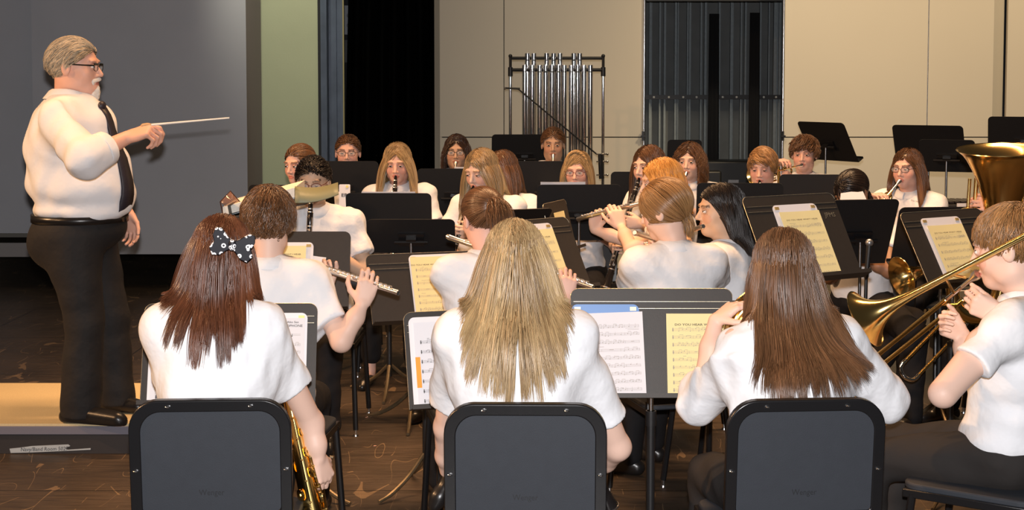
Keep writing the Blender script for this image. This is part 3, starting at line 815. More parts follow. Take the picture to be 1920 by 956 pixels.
# drape
b = MB(); n = 160; tp, bt = [], []
Y0 = 13.4; xa, xb = px_x(668, Y0), px_x(822, Y0)
for i in range(n + 1):
    t = i / n; yo = .055 * math.sin(t * 46) + .03 * math.sin(t * 23 + 1)
    tp.append(V(px_x(676, Y0) + (px_x(812, Y0) - px_x(676, Y0)) * t, Y0 + yo, 6.5)); bt.append(V(px_x(640, Y0) + (px_x(836, Y0) - px_x(640, Y0)) * t, Y0 + yo * 1.3, .02))
b.strip(tp, bt); o = b.build('drape', mat('black_velour', (.0025, .0025, .0025), .98, 0, .02), smooth=True)
md = o.modifiers.new('s', 'SOLIDIFY'); md.thickness = .006
top(o, 'black floor length stage drape hanging between steel column and beige shell panel', 'curtain')
# wall mounted loudspeaker box behind the column
t = thing('metal_cabinet', 'small grey metal cabinet high on the dark wall beside the drape', 'cabinet', P(655, 40, 16.3))
b = MB(); c_ = P(656, 38, 16.34); b.box(c_, (.23, .14, .33)); b.build('cabinet_box', mat('light_grey_metal', (.42, .45, .50), .5), t, bevel=.006)
for dz in (-.06, .05):
    b = MB(); b.cyl(c_ + V(0, -.07, dz), c_ + V(0, -.078, dz), .028, n=20); b.cyl(c_ + V(0, -.078, dz), c_ + V(0, -.082, dz), .014, n=16); b.build('round_vent', mat('mid_grey_metal', (.22, .23, .25), .5), t)
b = MB(); b.box(c_ + V(0, .0, -.235), (.23, .12, .02)); b.box(c_ + V(0, .03, -.36), (.2, .06, .23)); b.box(c_ + V(0, .10, -.1), (.1, .14, .1)); b.build('bracket', mat('dark_grey_metal', (.12, .125, .135), .6), t)

# beige acoustic shell
YB = 13.0
ZS = P(960, 257, YB)[2]
def shell(x0p, x1p, vs=(), tag='wall_shell'):
    a, e = px_x(x0p, YB), px_x(x1p, YB)
    panel(tag, a, e, YB, .05, ZS - .006, M_BEIGE); panel(tag, a, e, YB, ZS + .004, 7, M_BEIGE)
    panel('trim_seam', a, e, YB + .012, ZS - .007, ZS + .005, M_SEAM, .02)
shell(825, 944); shell(946, 1205); shell(1469, 1737); shell(1739, 1860); shell(1886, 2100)
panel('trim_seam', px_x(943, YB), px_x(947, YB), YB + .01, .05, 7, M_SEAM, .02)
panel('trim_seam', px_x(1736, YB), px_x(1740, YB), YB + .01, .05, 7, M_SEAM, .02)
panel('wall_shell', px_x(814, YB), px_x(825, YB), YB + .08, .05, 7, M_BEIGE, .04, y2=YB)
panel('wall_shell', px_x(1860, YB), px_x(1886, YB), YB, .05, 7, M_BEIGE, .04, y2=YB + .10)
M_EDGE = M_ALU
for p0, p1 in ((1204, 1210), (1464, 1470)):
    b = MB(); b.tube([V(px_x((p0 + p1) / 2, YB), YB - .012, .05), V(px_x((p0 + p1) / 2, YB), YB - .012, 7)], .012, 12); struct(b.build('trim_edge', M_EDGE))
for p0 in (945, 1738):
    b = MB(); b.tube([V(px_x(p0, YB), YB - .001, .05), V(px_x(p0, YB), YB - .001, 7)], .0035, 8); struct(b.build('trim_edge', M_EDGE))
for p0 in (1205.5, 1468):
    t = thing('door_latch', 'small black latch on the %s edge of the gap in the beige shell' % ('left' if p0 < 1300 else 'right'), 'latch', P(p0, 255, YB - .03))
    b = MB(); c_ = P(p0, 255, YB - .03); b.box(c_, (.018, .02, .085)); b.build('latch_plate', M_BLACK, t); b = MB(); b.box(c_ + V(0, -.015, .0), (.04, .02, .014)); b.build('lever', M_BLACK, t)
# open bay behind the gap: fluted rear wall, steel studs, track and dark hangings
YS = 14.6
m_fl = mat('blue_grey_wall', (.17, .18, .18), .8, 0, .3, noise=(5, .25))
panel('wall_bay', px_x(1150, YS), px_x(1530, YS), YS, 0, 7, m_fl, .05)
m_st = mat('galvanised_steel', (.26, .30, .32), .6, .2, .5, noise=(30, .25))
rr = random.Random(4)
for i, px in enumerate((1218, 1236, 1245, 1266, 1270, 1288, 1292, 1313, 1321, 1347, 1370, 1388, 1396, 1424, 1440, 1452, 1460)):
    wpx = [4, 2.5, 3, 5, 1.5, 2.5, 3, 2.5, 3.5, 3, 4.5, 2.5, 3, 2.5, 2, 7, 3][i]
    x = px_x(px, YS - .1); b = MB(); b.box((x, YS - .08, 3.5), (wpx * .8 / F_PX * YS, .05, 7)); b.box((x + wpx / F_PX * YS * .8, YS - .05, 3.5), (.012, .03, 7))
    struct(b.build('wall_stud', m_st, smooth=False))
m_dk = mat('black_hanging', (.008, .008, .009), .9)
for px, wd, ztop in ((1336, 15, 26), (1412, 15, 24)):
    Yk = YS - .25; b = MB(); zt = P(px, ztop, Yk)[2]; n = 24
    ft = [V(px_x(px - wd / 2 + wd * i / n, Yk), Yk + .02 * math.sin(i * 1.9), zt) for i in range(n + 1)]; fb = [p - UZ * (zt - .02) + V((i / n - .5) * .03, 0, 0) for i, p in enumerate(ft)]
    b.strip(ft, fb); o = b.build('leg_curtain', m_dk); md = o.modifiers.new('s', 'SOLIDIFY'); md.thickness = .02
    top(o, 'narrow black hanging seen through the shell gap, %s of the pair' % ('left' if px < 1370 else 'right'), 'curtain')
b = MB(); zt = P(1300, 182, YS - .14)[2]; b.box((px_x(1340, YS), YS - .14, zt), (1.45, .03, .045)); tk = b.build('rail', M_BLACK, smooth=False)
top(tk, 'horizontal black rail with pale dots crossing the open bay studs', 'rail')
for px in (1226, 1254, 1281, 1306, 1355, 1381, 1432, 1455):
    c_ = P(px, 182, YS - .16); b = MB(); b.cyl(c_, c_ + V(0, -.006, 0), .011, n=12); b.build('bolt_cap', mat('pale_cap', (.6, .6, .55), .5), tk)
panel('trim_4', px_x(1211, YB + .3), px_x(1464, YB + .3), YB + .3, P(1300, 2, YB + .3)[2], 7, M_BLACK, .05)

# ------------------------------------------------------------------ podium
t = thing('podium', 'low conductor podium with tan carpet top and dark taped front', 'podium', (-2.9, 7.1, 0))
zt = .145; yf, yb = 6.70, 7.62; xl, xr = -3.45, -1.72
m_carp = mat('tan_carpet', (.62, .50, .29), .95, 0, .1, noise=(160, .18), bump=(400, .4, .003))
b = MB(); b.box(((xl + xr) / 2, (yf + yb) / 2, zt - .006), (xr - xl - .01, yb - yf - .01, .012)); b.build('carpet_top', m_carp, t, smooth=False)
b = MB(); b.box(((xl + xr) / 2, (yf + yb) / 2, zt - .031), (xr - xl, yb - yf, .040)); b.build('edge_band', mat('grey_vinyl_band', (.16, .155, .19), .45), t, smooth=False, bevel=.003)
b = MB(); b.box(((xl + xr) / 2, (yf + yb) / 2, .047), (xr - xl - .02, yb - yf - .02, .092)); b.build('base_box', mat('dark_brown_board', (.026, .022, .022), .6), t, smooth=False)
tp = P(18, 838, yf + .006); tq = P(170, 846, yf + .006)
b = MB(); yt = yf + .0085; pts = [(18, 841), (38, 839), (60, 836), (128, 833), (132, 836), (122, 840), (127, 843), (170, 840), (170, 843), (128, 845), (60, 848), (20, 849)]
po = [P(x, y, yt) for x, y in pts]; o = po[0]; b.prism([(p[0] - o[0], p[2] - o[2]) for p in po], o, V(1, 0, 0), UZ, .001); tape = b.build('tape', mat('grey_tape', (.42, .45, .46), .6), t, smooth=False)
text_mesh('Navy/Band Room 5027', .026, P(83, 845, yt - .0012), V(1, 0, .02), V(.1, 0, 1), 'handwriting', M_INK, tape, squash=.92)

# ------------------------------------------------------------------ chairs
def make_chair():
    t = thing('stacking_chair', '', 'chair', (0, 0, 0))
    lean = V(0, -.10, 1) / np.linalg.norm(V(0, -.10, 1))
    o = V(0, -.215, .47); ux = V(1, 0, 0); H = .395; W = .455
    out = rrect(W, H, .085, .01, 9); inn = rrect(W - .066, H - .115, .058, .012, 9); inn = [(x, y + .082) for x, y in inn]
    # frame: ring between the outlines, both sides, plus lower ladder bar
    b = MB(); n = np.cross(ux, lean); vs = []; th = .024; k = len(out)
    for s_ in (1, -1):
        for ol in (out, inn): vs += [o + ux * x + lean * y + n * th / 2 * s_ for x, y in ol]
    fs = []
    for i in range(k):
        j = (i + 1) % k
        fs += [(i, j, k + j, k + i), (2 * k + i, 3 * k + i, 3 * k + j, 2 * k + j), (i, 2 * k + i, 2 * k + j, j), (k + i, k + j, 3 * k + j, 3 * k + i)]
    b.add(vs, fs); b.build('back_frame', M_FRAME, t, bevel=.004)
    b = MB(); ip = rrect(W - .062, H - .111, .060, .012, 9); b.prism([(x, y + .080) for x, y in ip], o + n * .002, ux, lean, .012); pn = b.build('back_panel', M_PLAST, t)
    text_mesh('Wenger', .024, o + lean * .128 - n * .0 + n * .0086, ux, lean, 'embossed_name', mat('embossed_black', (.012, .013, .016), .5), pn, squash=.9)
    for x, y in ((-.115, H - .017), (.115, H - .017), (-W / 2 + .017, .20), (W / 2 - .017, .20), (0, .035)):
        c_ = o + ux * x + lean * y; b = MB()
        for s_ in (-1, 1): b.ball(c_ + n * s_ * .0125, (.0085, .0085, .004), nu=10, nv=6)
        b.build('rivet', M_STEEL, t)
    b = MB(); ol = rrect(.44, .42, .06, .05, 6); b.prism([(x, y) for x, y in ol], V(0, -.20, .452), V(1, 0, 0), V(0, 1, 0), .022); b.build('seat', M_PLAST, t, bevel=.006)
    for sx in (-1, 1):
        x = sx * .214
        b = MB(); b.box(V(x, .0, .432), (.022, .42, .026)); b.build('seat_rail', M_FRAME, t, bevel=.003)
        for y0, y1, z0 in ((.18, .23, .43), (-.19, -.255, .475)):
            b = MB(); d_ = nrm(V(sx * .02, y1 - y0, -z0)); p0 = V(x, y0, z0); p1 = V(x + sx * .018, y1, .03)
            b.tube([p0, p1], .0135, 10); lg = b.build('leg', M_FRAME, t)
            g = MB(); g.cyl(p1, p1 - UZ * .022, .008, n=10); g.cyl(p1 - UZ * .022, p1 - UZ * .0295, .013, .015, n=12); g.build('glide', M_STEEL, lg)
    return t
chair0 = make_chair(); chair_used = [False]
def place_chair(x, y, a, label, scale=1.03):
    rz = math.radians(a - 90)
    if not chair_used[0]: chair_used[0] = True; c_ = chair0; c_.location = (x, y, 0); c_.rotation_euler = (0, 0, rz); c_['label'] = label; c_['group'] = 'black stacking chairs of the band'
    else: c_ = copy_tree(chair0, (x, y, 0), rz, label, 'black stacking chairs of the band')
    c_.scale = (scale * .95, scale * .97, scale)
    return c_

# ------------------------------------------------------------------ music stands
def stand(tx, ty, Y, w_, h_, a, T, label, back=False, worn=True, ridges=True, basea=None, lip=.055, mark=None, name='music_stand', pole=True, at=None, thin=False):
    tc = P(tx, ty, Y) if at is None else np.asarray(at, float)
    n_ = hd(a); Tr = math.radians(T); r_ = V(-n_[1], n_[0], 0); u_ = -n_ * math.sin(Tr) + UZ * math.cos(Tr); nn = np.cross(r_, u_)
    o = tc - u_ * h_           # centre of the bottom edge
    mid = o + u_ * h_ * .42 - nn * .035
    fl = V(mid[0], mid[1], 0)
    t = thing(name, label, 'music stand', fl, 'music stands of the band')
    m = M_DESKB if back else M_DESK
    b = MB(); b.prism(rrect(w_, h_, .028, .003), o, r_, u_, .0035)
    b.box(o + nn * (lip / 2), (w_, .003, lip), (r_, u_, nn)); b.box(o + nn * lip + u_ * .006, (w_, .015, .003), (r_, u_, nn))
    if ridges:
        for hh in (.045, .068): b.box(o + u_ * (h_ - hh) + nn * .002, (w_ - .004, .004, .004), (r_, u_, nn))
    dk = b.build('desk', m, t, smooth=False)
    if worn and not back:
        b = MB(); 
        if ridges:
            for hh in (.045, .068): b.box(o + u_ * (h_ - hh + .0012) + nn * .0042, (w_ - .02, .0012, .0008), (r_, u_, nn))
        ol = rrect(w_, h_, .028, .003); pts = [o + r_ * x + u_ * y + nn * .0022 for x, y in ol[:17]]; b.tube(pts, .0009, 4, cap=False)
        b.build('worn_edge', M_WORN, dk)
    b = MB(); b.box(o + u_ * h_ * .42 - nn * .010, (.13, .07, .014), (r_, u_, nn)); b.box(o + u_ * h_ * .42 - nn * .026, (.05, .035, .03), (r_, u_, nn))
    b.cyl(mid - r_ * .085, mid + r_ * .085, .009, n=10); b.build('tilt_bracket', M_FRAME, t, smooth=True)
    if pole:
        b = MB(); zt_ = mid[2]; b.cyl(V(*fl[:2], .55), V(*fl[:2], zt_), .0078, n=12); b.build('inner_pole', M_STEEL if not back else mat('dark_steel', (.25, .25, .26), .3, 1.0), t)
        b = MB(); b.cyl(V(*fl[:2], .10), V(*fl[:2], min(.66, zt_ - .06)), .0145, n=12); b.cyl(V(*fl[:2], min(.66, zt_ - .06) - .05), V(*fl[:2], min(.66, zt_ - .06)), .018, n=12); b.build('outer_tube', M_BLACK, t)
        ba_ = a if basea is None else basea
        for k in range(3):
            dd = hd(ba_ + 120 * k + 60); b = MB()
            b.tube(spline([V(*fl[:2], .16) + dd * .012, V(*fl[:2], .085) + dd * .10, V(*fl[:2], .03) + dd * .20, V(*fl[:2], .010) + dd * .275], 5), [.010] * 12 + [.008] * 4, 8)
            b.build('leg', mat('worn_bronze_leg', (.16, .12, .07), .4, .6, noise=(20, .5)), t)
    if mark: text_mesh(mark, .028, o + r_ * (w_ / 2 - .055) + u_ * (h_ - .105) + nn * .003, r_, u_, 'painted_mark', M_WORN, dk)
    return dict(o=o, r=r_, u=u_, n=nn, w=w_, h=h_, t=t)

def sheet(S, x, w_, h_, label, m, y=0.004, title=None, tsize=.0088, off=.004, rot=0, seed=0, staves=8, fold=None, ink=None, y0=.82, tb=.0005, lines=True, curl=.006, top_in=.055, group=None, extra=None, tx=0.0, cat='sheet music', name='sheet_music'):
    "a page standing on the lip; x = centre offset along the desk"
    q = math.radians(rot); r_ = S['r'] * math.cos(q) + S['u'] * math.sin(q); u_ = -S['r'] * math.sin(q) + S['u'] * math.cos(q); n_ = S['n']
    o = S['o'] + S['r'] * x + S['u'] * y + n_ * off
    t = thing(name, label, cat, o, group or 'music pages on the stands')
    NX = 8; f = lambda s_: curl * (2 * s_ - 1) ** 2 * .5
    b = MB(); vs = []
    for side in (1, 0):
        for j in range(5):
            for i in range(NX + 1):
                s_ = i / NX; vs.append(o + r_ * (s_ - .5) * w_ + u_ * h_ * j / 4 + n_ * (f(s_) + .0007 * side))
    fs = []; n1 = (NX + 1) * 5
    for j in range(4):
        for i in range(NX):
            a = j * (NX + 1) + i; fs += [(a, a + 1, a + NX + 2, a + NX + 1), (n1 + a, n1 + a + NX + 1, n1 + a + NX + 2, n1 + a + 1)]
    e = [i for i in range(NX + 1)] + [(j + 1) * (NX + 1) - 1 for j in range(1, 5)] + [4 * (NX + 1) + i for i in range(NX - 1, -1, -1)] + [j * (NX + 1) for j in range(3, 0, -1)]
    for i in range(len(e)): a, c_ = e[i], e[(i + 1) % len(e)]; fs.append((a, a + n1, c_ + n1, c_))
    b.add(vs, fs); pg = b.build('page', m, t)
    pt = lambda X, Yy: o + r_ * X + u_ * Yy + n_ * (f(X / w_ + .5) + .0014)
    rnd = random.Random(seed); ik_ = ink or M_INKL
    if lines:
        b = MB()
        def qd(x0, y0_, x1, y1): 
            k = max(1, int(abs(x1 - x0) / .03)); 
            for i in range(k):
                a_, c_ = x0 + (x1 - x0) * i / k, x0 + (x1 - x0) * (i + 1) / k; b.add([pt(a_, y0_), pt(c_, y0_), pt(c_, y1), pt(a_, y1)], [(0, 1, 2, 3)])
        L, R_ = -w_ / 2 + .018, w_ / 2 - .014; pitch = (h_ * y0) / staves
        for s_ in range(staves):
            yb = h_ * y0 - pitch * (s_ + .75) + .01; g = .0021
            for l in range(5): qd(L, yb + l * g, R_, yb + l * g + .0004)
            qd(L + .002, yb - .002, L + .0045, yb + 5 * g); qd(L + .001, yb + g, L + .006, yb + 2 * g)
            nm = rnd.randint(3, 4); X = L + .016
            for mm in range(nm):
                xe = L + .014 + (R_ - L - .014) * (mm + 1) / nm; qd(xe - .0006, yb, xe, yb + 4 * g)
                if rnd.random() < .15: qd(X + (xe - X) * .35, yb + 2.5 * g, X + (xe - X) * .6, yb + 3.2 * g); X = xe + .004; continue
                k = rnd.choice((2, 4, 4, 5, 6)); prev = None; 
                for j in range(k):
                    xx = X + (xe - X - .003) * (j + .5) / k; yy = yb + rnd.uniform(-.5, 4) * g
                    b.add([pt(xx + .0018 * math.cos(v), yy + .0012 * math.sin(v)) for v in [i * math.pi / 3 for i in range(6)]], [(0, 1, 2, 3, 4, 5)])
                    up = yb + 6 * g if rnd.random() < .8 else yb + 5 * g
                    qd(xx + .0013, yy, xx + .0018, up)
                    if prev is not None and k >= 4 and j % 2: qd(prev, up - .0009, xx + .0018, up)
                    prev = xx + .0013
                X = xe + .004
            if rnd.random() < .5: qd(L + .01 + rnd.random() * .04, yb + 7.5 * g, L + .03 + rnd.random() * .06, yb + 8.0 * g)
        qd(R_ - .045, h_ - top_in, R_, h_ - top_in + .0007); qd(R_ - .038, h_ - top_in - .004, R_, h_ - top_in - .0033)
        b.build('notation', ik_, pg, smooth=False)
    if title: text_mesh(title, tsize, pt(tx, h_ - .040) + n_ * curl * .5, r_, u_, 'title', M_INK, pg, bold=.012, squash=1.35)
    for (tt, sz, X, Yy) in (extra or []): text_mesh(tt, sz, pt(X, Yy), r_, u_, 'heading', M_INK, pg, bold=.01, squash=1.15)
    return t, pt, o, r_, u_, n_
# ------------------------------------------------------------------ instruments
def axes(a, b, up=UZ):
    d = nrm(np.asarray(b) - np.asarray(a)); s_ = nrm(np.cross(d, up)); return d, s_, np.cross(s_, d)
def flute(a, b, label, up=None):
    a, b = np.asarray(a, float), np.asarray(b, float); d, s_, u_ = axes(a, b); L = np.linalg.norm(b - a)
    t = thing('flute', label, 'flute', (a + b) / 2, 'silver flutes')
    m = MB(); m.lathe(a, d, [(0, .0), (0, .0085), (.012, .0112), (.014, .0103), (.20, .0108), (.202, .0122), (.245, .0122), (.247, .0108), (L * .80, .0108), (L * .80 + .001, .0122), (L * .80 + .02, .0122), (L * .80 + .021, .0106), (L, .0106), (L, .0080), (L - .03, .0078)], 18); m.build('tube', M_SILVER, t)
    m = MB(); m.ball(a + d * .105 + u_ * .008, (.020, .011, .004), (d, s_, u_)); m.build('lip_plate', M_SILVER, t)
    m = MB(); x = .26
    keys = []
    while x < L - .03:
        r_ = .0098 if x < L * .8 else .0105
        m.cyl(a + d * x + u_ * .0100, a + d * x + u_ * .0155, r_, r_ * .95, 12); keys.append(x); x += .0215
    off = s_ * .0125 + u_ * .010
    m.cyl(a + d * .255 + off, a + d * (L * .79) + off, .0023, n=6); m.cyl(a + d * (L * .81) + off, a + d * (L - .02) + off, .0023, n=6)
    m.cyl(a + d * .30 - s_ * .0105 + u_ * .007, a + d * (L * .5) - s_ * .0105 + u_ * .007, .002, n=6)
    for i, x in enumerate(keys):
        m.box(a + d * x + s_ * .006 + u_ * .0125, (.004, .012, .002), (d, s_, u_)); m.ball(a + d * (x + .01) + off, .0034, nu=6, nv=5)
    for x in (L * .42, L * .60, L * .72, L * .86): m.box(a + d * x + s_ * .016 + u_ * .010, (.024, .009, .003), (d, s_, u_))
    m.build('keywork', M_SILVER, t)
    return t
def clarinet(a, b, label, group=None, bell=True, bigger=1.0):
    "a = mouthpiece tip, b = bell end"
    a, b = np.asarray(a, float), np.asarray(b, float); L = np.linalg.norm(b - a); d, s_, u_ = axes(a, b); u_ = u_ if u_[2] > -2 else -u_
    t = thing('clarinet', label, 'clarinet', (a + b) / 2, 'black clarinets'); g = bigger
    m = MB(); m.lathe(a, d, [(0, .003), (.002, .007), (.03, .0105 * g), (.075, .0125 * g), (.08, .0145 * g), (.145, .0150 * g), (.15, .0128 * g), (L * .5, .0130 * g), (L * .505, .0145 * g), (L * .54, .0145 * g), (L * .55, .0132 * g), (L - .115, .0135 * g), (L - .11, .0175 * g), (L - .09, .0165 * g), (L - .03, .024 * g), (L - .004, .031 * g), (L, .032 * g), (L, .029 * g), (L - .03, .020 * g)], 18, cap=True); m.build('body_tube', M_EBONY, t)
    m = MB()
    for x, r_ in ((.034, .0122), (.062, .0132), (.078, .0155), (.149, .0158), (L * .503, .0155), (L * .545, .0150), (L - .112, .0185), (L - .002, .0325)): m.lathe(a + d * (x - .003), d, [(0, r_ * g * .9), (0, r_ * g), (.006, r_ * g), (.006, r_ * g * .9)], 16)
    m.build('ring', M_SILVER, t)
    m = MB(); rr = random.Random(int(L * 1e5)); x = .17; k = 0
    while x < L - .13:
        if abs(x - L * .52) > .02:
            an = (0.2, -.9, .9, 0.0)[k % 4]; dr = u_ * math.cos(an) + s_ * math.sin(an)
            c_ = a + d * x + dr * (.0145 * g); m.cyl(c_ - dr * .002, c_ + dr * .0025, .0078 * g, .0070 * g, 10); k += 1
        x += .024
    for an, x0, x1 in ((.75, .16, .48), (-.75, .17, .44), (.75, .56, .80), (-.7, .58, .78), (.1, .30, .40), (.2, .62, .72)):
        dr = u_ * math.cos(an) + s_ * math.sin(an); m.cyl(a + d * L * x0 + dr * .0185 * g, a + d * L * x1 + dr * .0185 * g, .0021, n=6)
        for q in (x0, (x0 + x1) / 2, x1): m.cyl(a + d * L * q + dr * .012 * g, a + d * L * q + dr * .020 * g, .0026, n=6)
    m.build('keywork', M_SILVER, t)
    return t
def bell_prof(L, r0, r1, n=18, p=2.6):
    return [(L * i / n, r0 + (r1 - r0) * ((i / n) ** p * .45 + (i / n) ** 9 * .55)) for i in range(n + 1)]
def horn_skin(m, o, d, L, r0, r1, n=28, p=2.6):
    pr = bell_prof(L, r0, r1, 20, p); m.lathe(o, d, pr + [(L + .001, r1 + .002), (L - .002, r1 + .003), (L - .003, r1)] + [(t_, max(r_ - .0015, .001)) for t_, r_ in pr[::-1][:16]], n)
def trumpet(mouth, d, label, roll=0.0, m_=None, scale=1.0):
    "mouth = rim of the mouthpiece, d = playing direction"
    m_ = m_ or M_BRASS; d = nrm(d); s_ = nrm(np.cross(d, UZ)); u_ = np.cross(s_, d); q = math.radians(roll); s_, u_ = s_ * math.cos(q) + u_ * math.sin(q), u_ * math.cos(q) - s_ * math.sin(q)
    o = np.asarray(mouth, float); S_ = lambda x, y, z: o + d * x * scale + s_ * y * scale + u_ * z * scale
    t = thing('trumpet', label, 'trumpet', S_(.25, 0, -.03), 'trumpets')
    m = MB(); m.lathe(o, d, [(0, .009 * scale), (.002, .0135 * scale), (.02 * scale, .012 * scale), (.035 * scale, .006 * scale), (.085 * scale, .0055 * scale)], 16, cap=True); m.build('mouthpiece', M_SILVER, t)
    m = MB(); r_ = .0062 * scale
    m.tube(spline([S_(.08, 0, 0), S_(.25, 0, 0), S_(.40, 0, 0), S_(.435, 0, -.012), S_(.445, 0, -.03), S_(.435, 0, -.048), S_(.40, 0, -.058), S_(.30, 0, -.058)], 5), r_, 10)
    m.tube(spline([S_(.24, .0, -.062), S_(.17, .012, -.07), S_(.13, .018, -.068), S_(.095, .022, -.045), S_(.092, .022, -.02), S_(.12, .022, .0), S_(.17, .022, .002)], 5), [r_ * 1.05] * 31, 10)
    m.tube([S_(.12, .022, 0), S_(.30, .022, .002)], [r_, r_ * 1.25], 10)
    m.tube([S_(.30, 0, -.058), S_(.30, .0, -.02)], .002, 5); m.tube([S_(.14, .0, 0), S_(.14, .02, 0)], .003, 5); m.tube([S_(.34, 0, 0), S_(.34, .02, 0)], .003, 5)
    m.build('tubing', m_, t)
    m = MB(); horn_skin(m, S_(.30, .022, .002), d, .20 * scale, r_ * 1.25, .062 * scale); m.build('bell', m_, t)
    for i in range(3):
        x = .205 + i * .026; m = MB(); m.cyl(S_(x, .008, -.085), S_(x, .008, .018), .0115 * scale, n=14); m.cyl(S_(x, .008, -.095), S_(x, .008, -.085), .0125 * scale, n=14); m.cyl(S_(x, .008, .018), S_(x, .008, .026), .0125 * scale, n=14)
        m.cyl(S_(x, .008, .026), S_(x, .008, .044), .003, n=6); m.cyl(S_(x, .008, .044), S_(x, .008, .048), .0085, n=12); m.build('valve', M_SILVER if i % 2 else m_, t)
    m = MB(); m.tube([S_(.26, .03, -.05), S_(.33, .036, -.05), S_(.345, .036, -.04), S_(.33, .036, -.03), S_(.26, .03, -.03)], .005, 8); m.build('valve_slide', M_SILVER, t)
    return t, S_
def saxophone(pts, label, face):
    "pts: mouth, crook top, body top, body bottom; face = direction the bell looks"
    mo, ct, bt, bb = [np.asarray(p, float) for p in pts]; t = thing('alto_saxophone', label, 'saxophone', (bt + bb) / 2)
    d = nrm(bb - bt); f = nrm(face - d * np.dot(face, d)); s_ = np.cross(d, f); L = np.linalg.norm(bb - bt)
    m = MB(); m.tube(spline([mo + (ct - mo) * .35, ct, bt], 7), np.linspace(.0075, .0125, 15), 12); m.build('neck', M_BRASS, t)
    m = MB(); m.tube([mo, mo + (ct - mo) * .4], [.007, .013], 12); m.build('mouthpiece', M_EBONY, t)
    m = MB(); bow = spline([bb, bb + d * .05 + f * .015, bb + d * .075 + f * .055, bb + d * .05 + f * .095, bb + f * .105 - d * .02], 5); n = len(bow)
    m.tube([bt, bb], [.0125, .030], 16); m.tube(bow, np.linspace(.030, .040, n), 16, cap=False); m.build('body_tube', M_BRASS, t)
    m = MB(); horn_skin(m, bb + f * .105 - d * .02, nrm(-d + f * .18), .24, .040, .062, p=1.8); m.build('bell', M_BRASS, t)
    m = MB(); k = 0
    for x in np.linspace(.08, L - .02, 14):
        r_ = .011 + .010 * x / L; rb = .0125 + (.030 - .0125) * x / L; an = (.1, .9, -.8)[k % 3]; dr = s_ * math.cos(an) * (1 if k % 4 != 3 else -1) + f * math.sin(an) * .6; dr = nrm(dr)
        c_ = bt + d * x + dr * (rb + .004); m.cyl(c_ - dr * .003, c_ + dr * .003, r_, r_ * .95, 16); m.cyl(c_ + dr * .003, c_ + dr * .005, r_ * .35, n=8); k += 1
    for an, x0, x1 in ((.5, .05, .55), (-.4, .1, .8), (1.2, .3, .95), (2.6, .05, .6), (-1.6, .2, .9), (0, .5, 1.0)):
        rr = lambda x: .020 + .020 * x; dr = s_ * math.cos(an) + f * math.sin(an); p0, p1 = bt + d * L * x0 + dr * rr(x0), bt + d * L * x1 + dr * rr(x1); m.cyl(p0, p1, .0022, n=6)
        for q in np.linspace(0, 1, 5):
            pp = p0 + (p1 - p0) * q; m.cyl(pp, pp - dr * .014, .0028, n=6); m.ball(pp, .0045, nu=6, nv=5)
    for x, dx in ((.25, .0), (.42, .01), (.6, -.01), (.75, .0)):
        c_ = bt + d * L * x + f * .034 + s_ * .012; m.cyl(c_, c_ + f * .004, .010, n=12); m.box(c_ + s_ * .012, (.03, .005, .003), (d, s_, f))
    m.build('keywork', M_BRASS, t)
    m = MB(); 
    for x in (.28, .36, .44, .62, .70, .78): c_ = bt + d * L * x + f * .040 + s_ * .006; m.cyl(c_, c_ + f * .003, .0065, n=10)
    m.build('pearl', mat('pearl', (.8, .78, .72), .25), t)
    return t
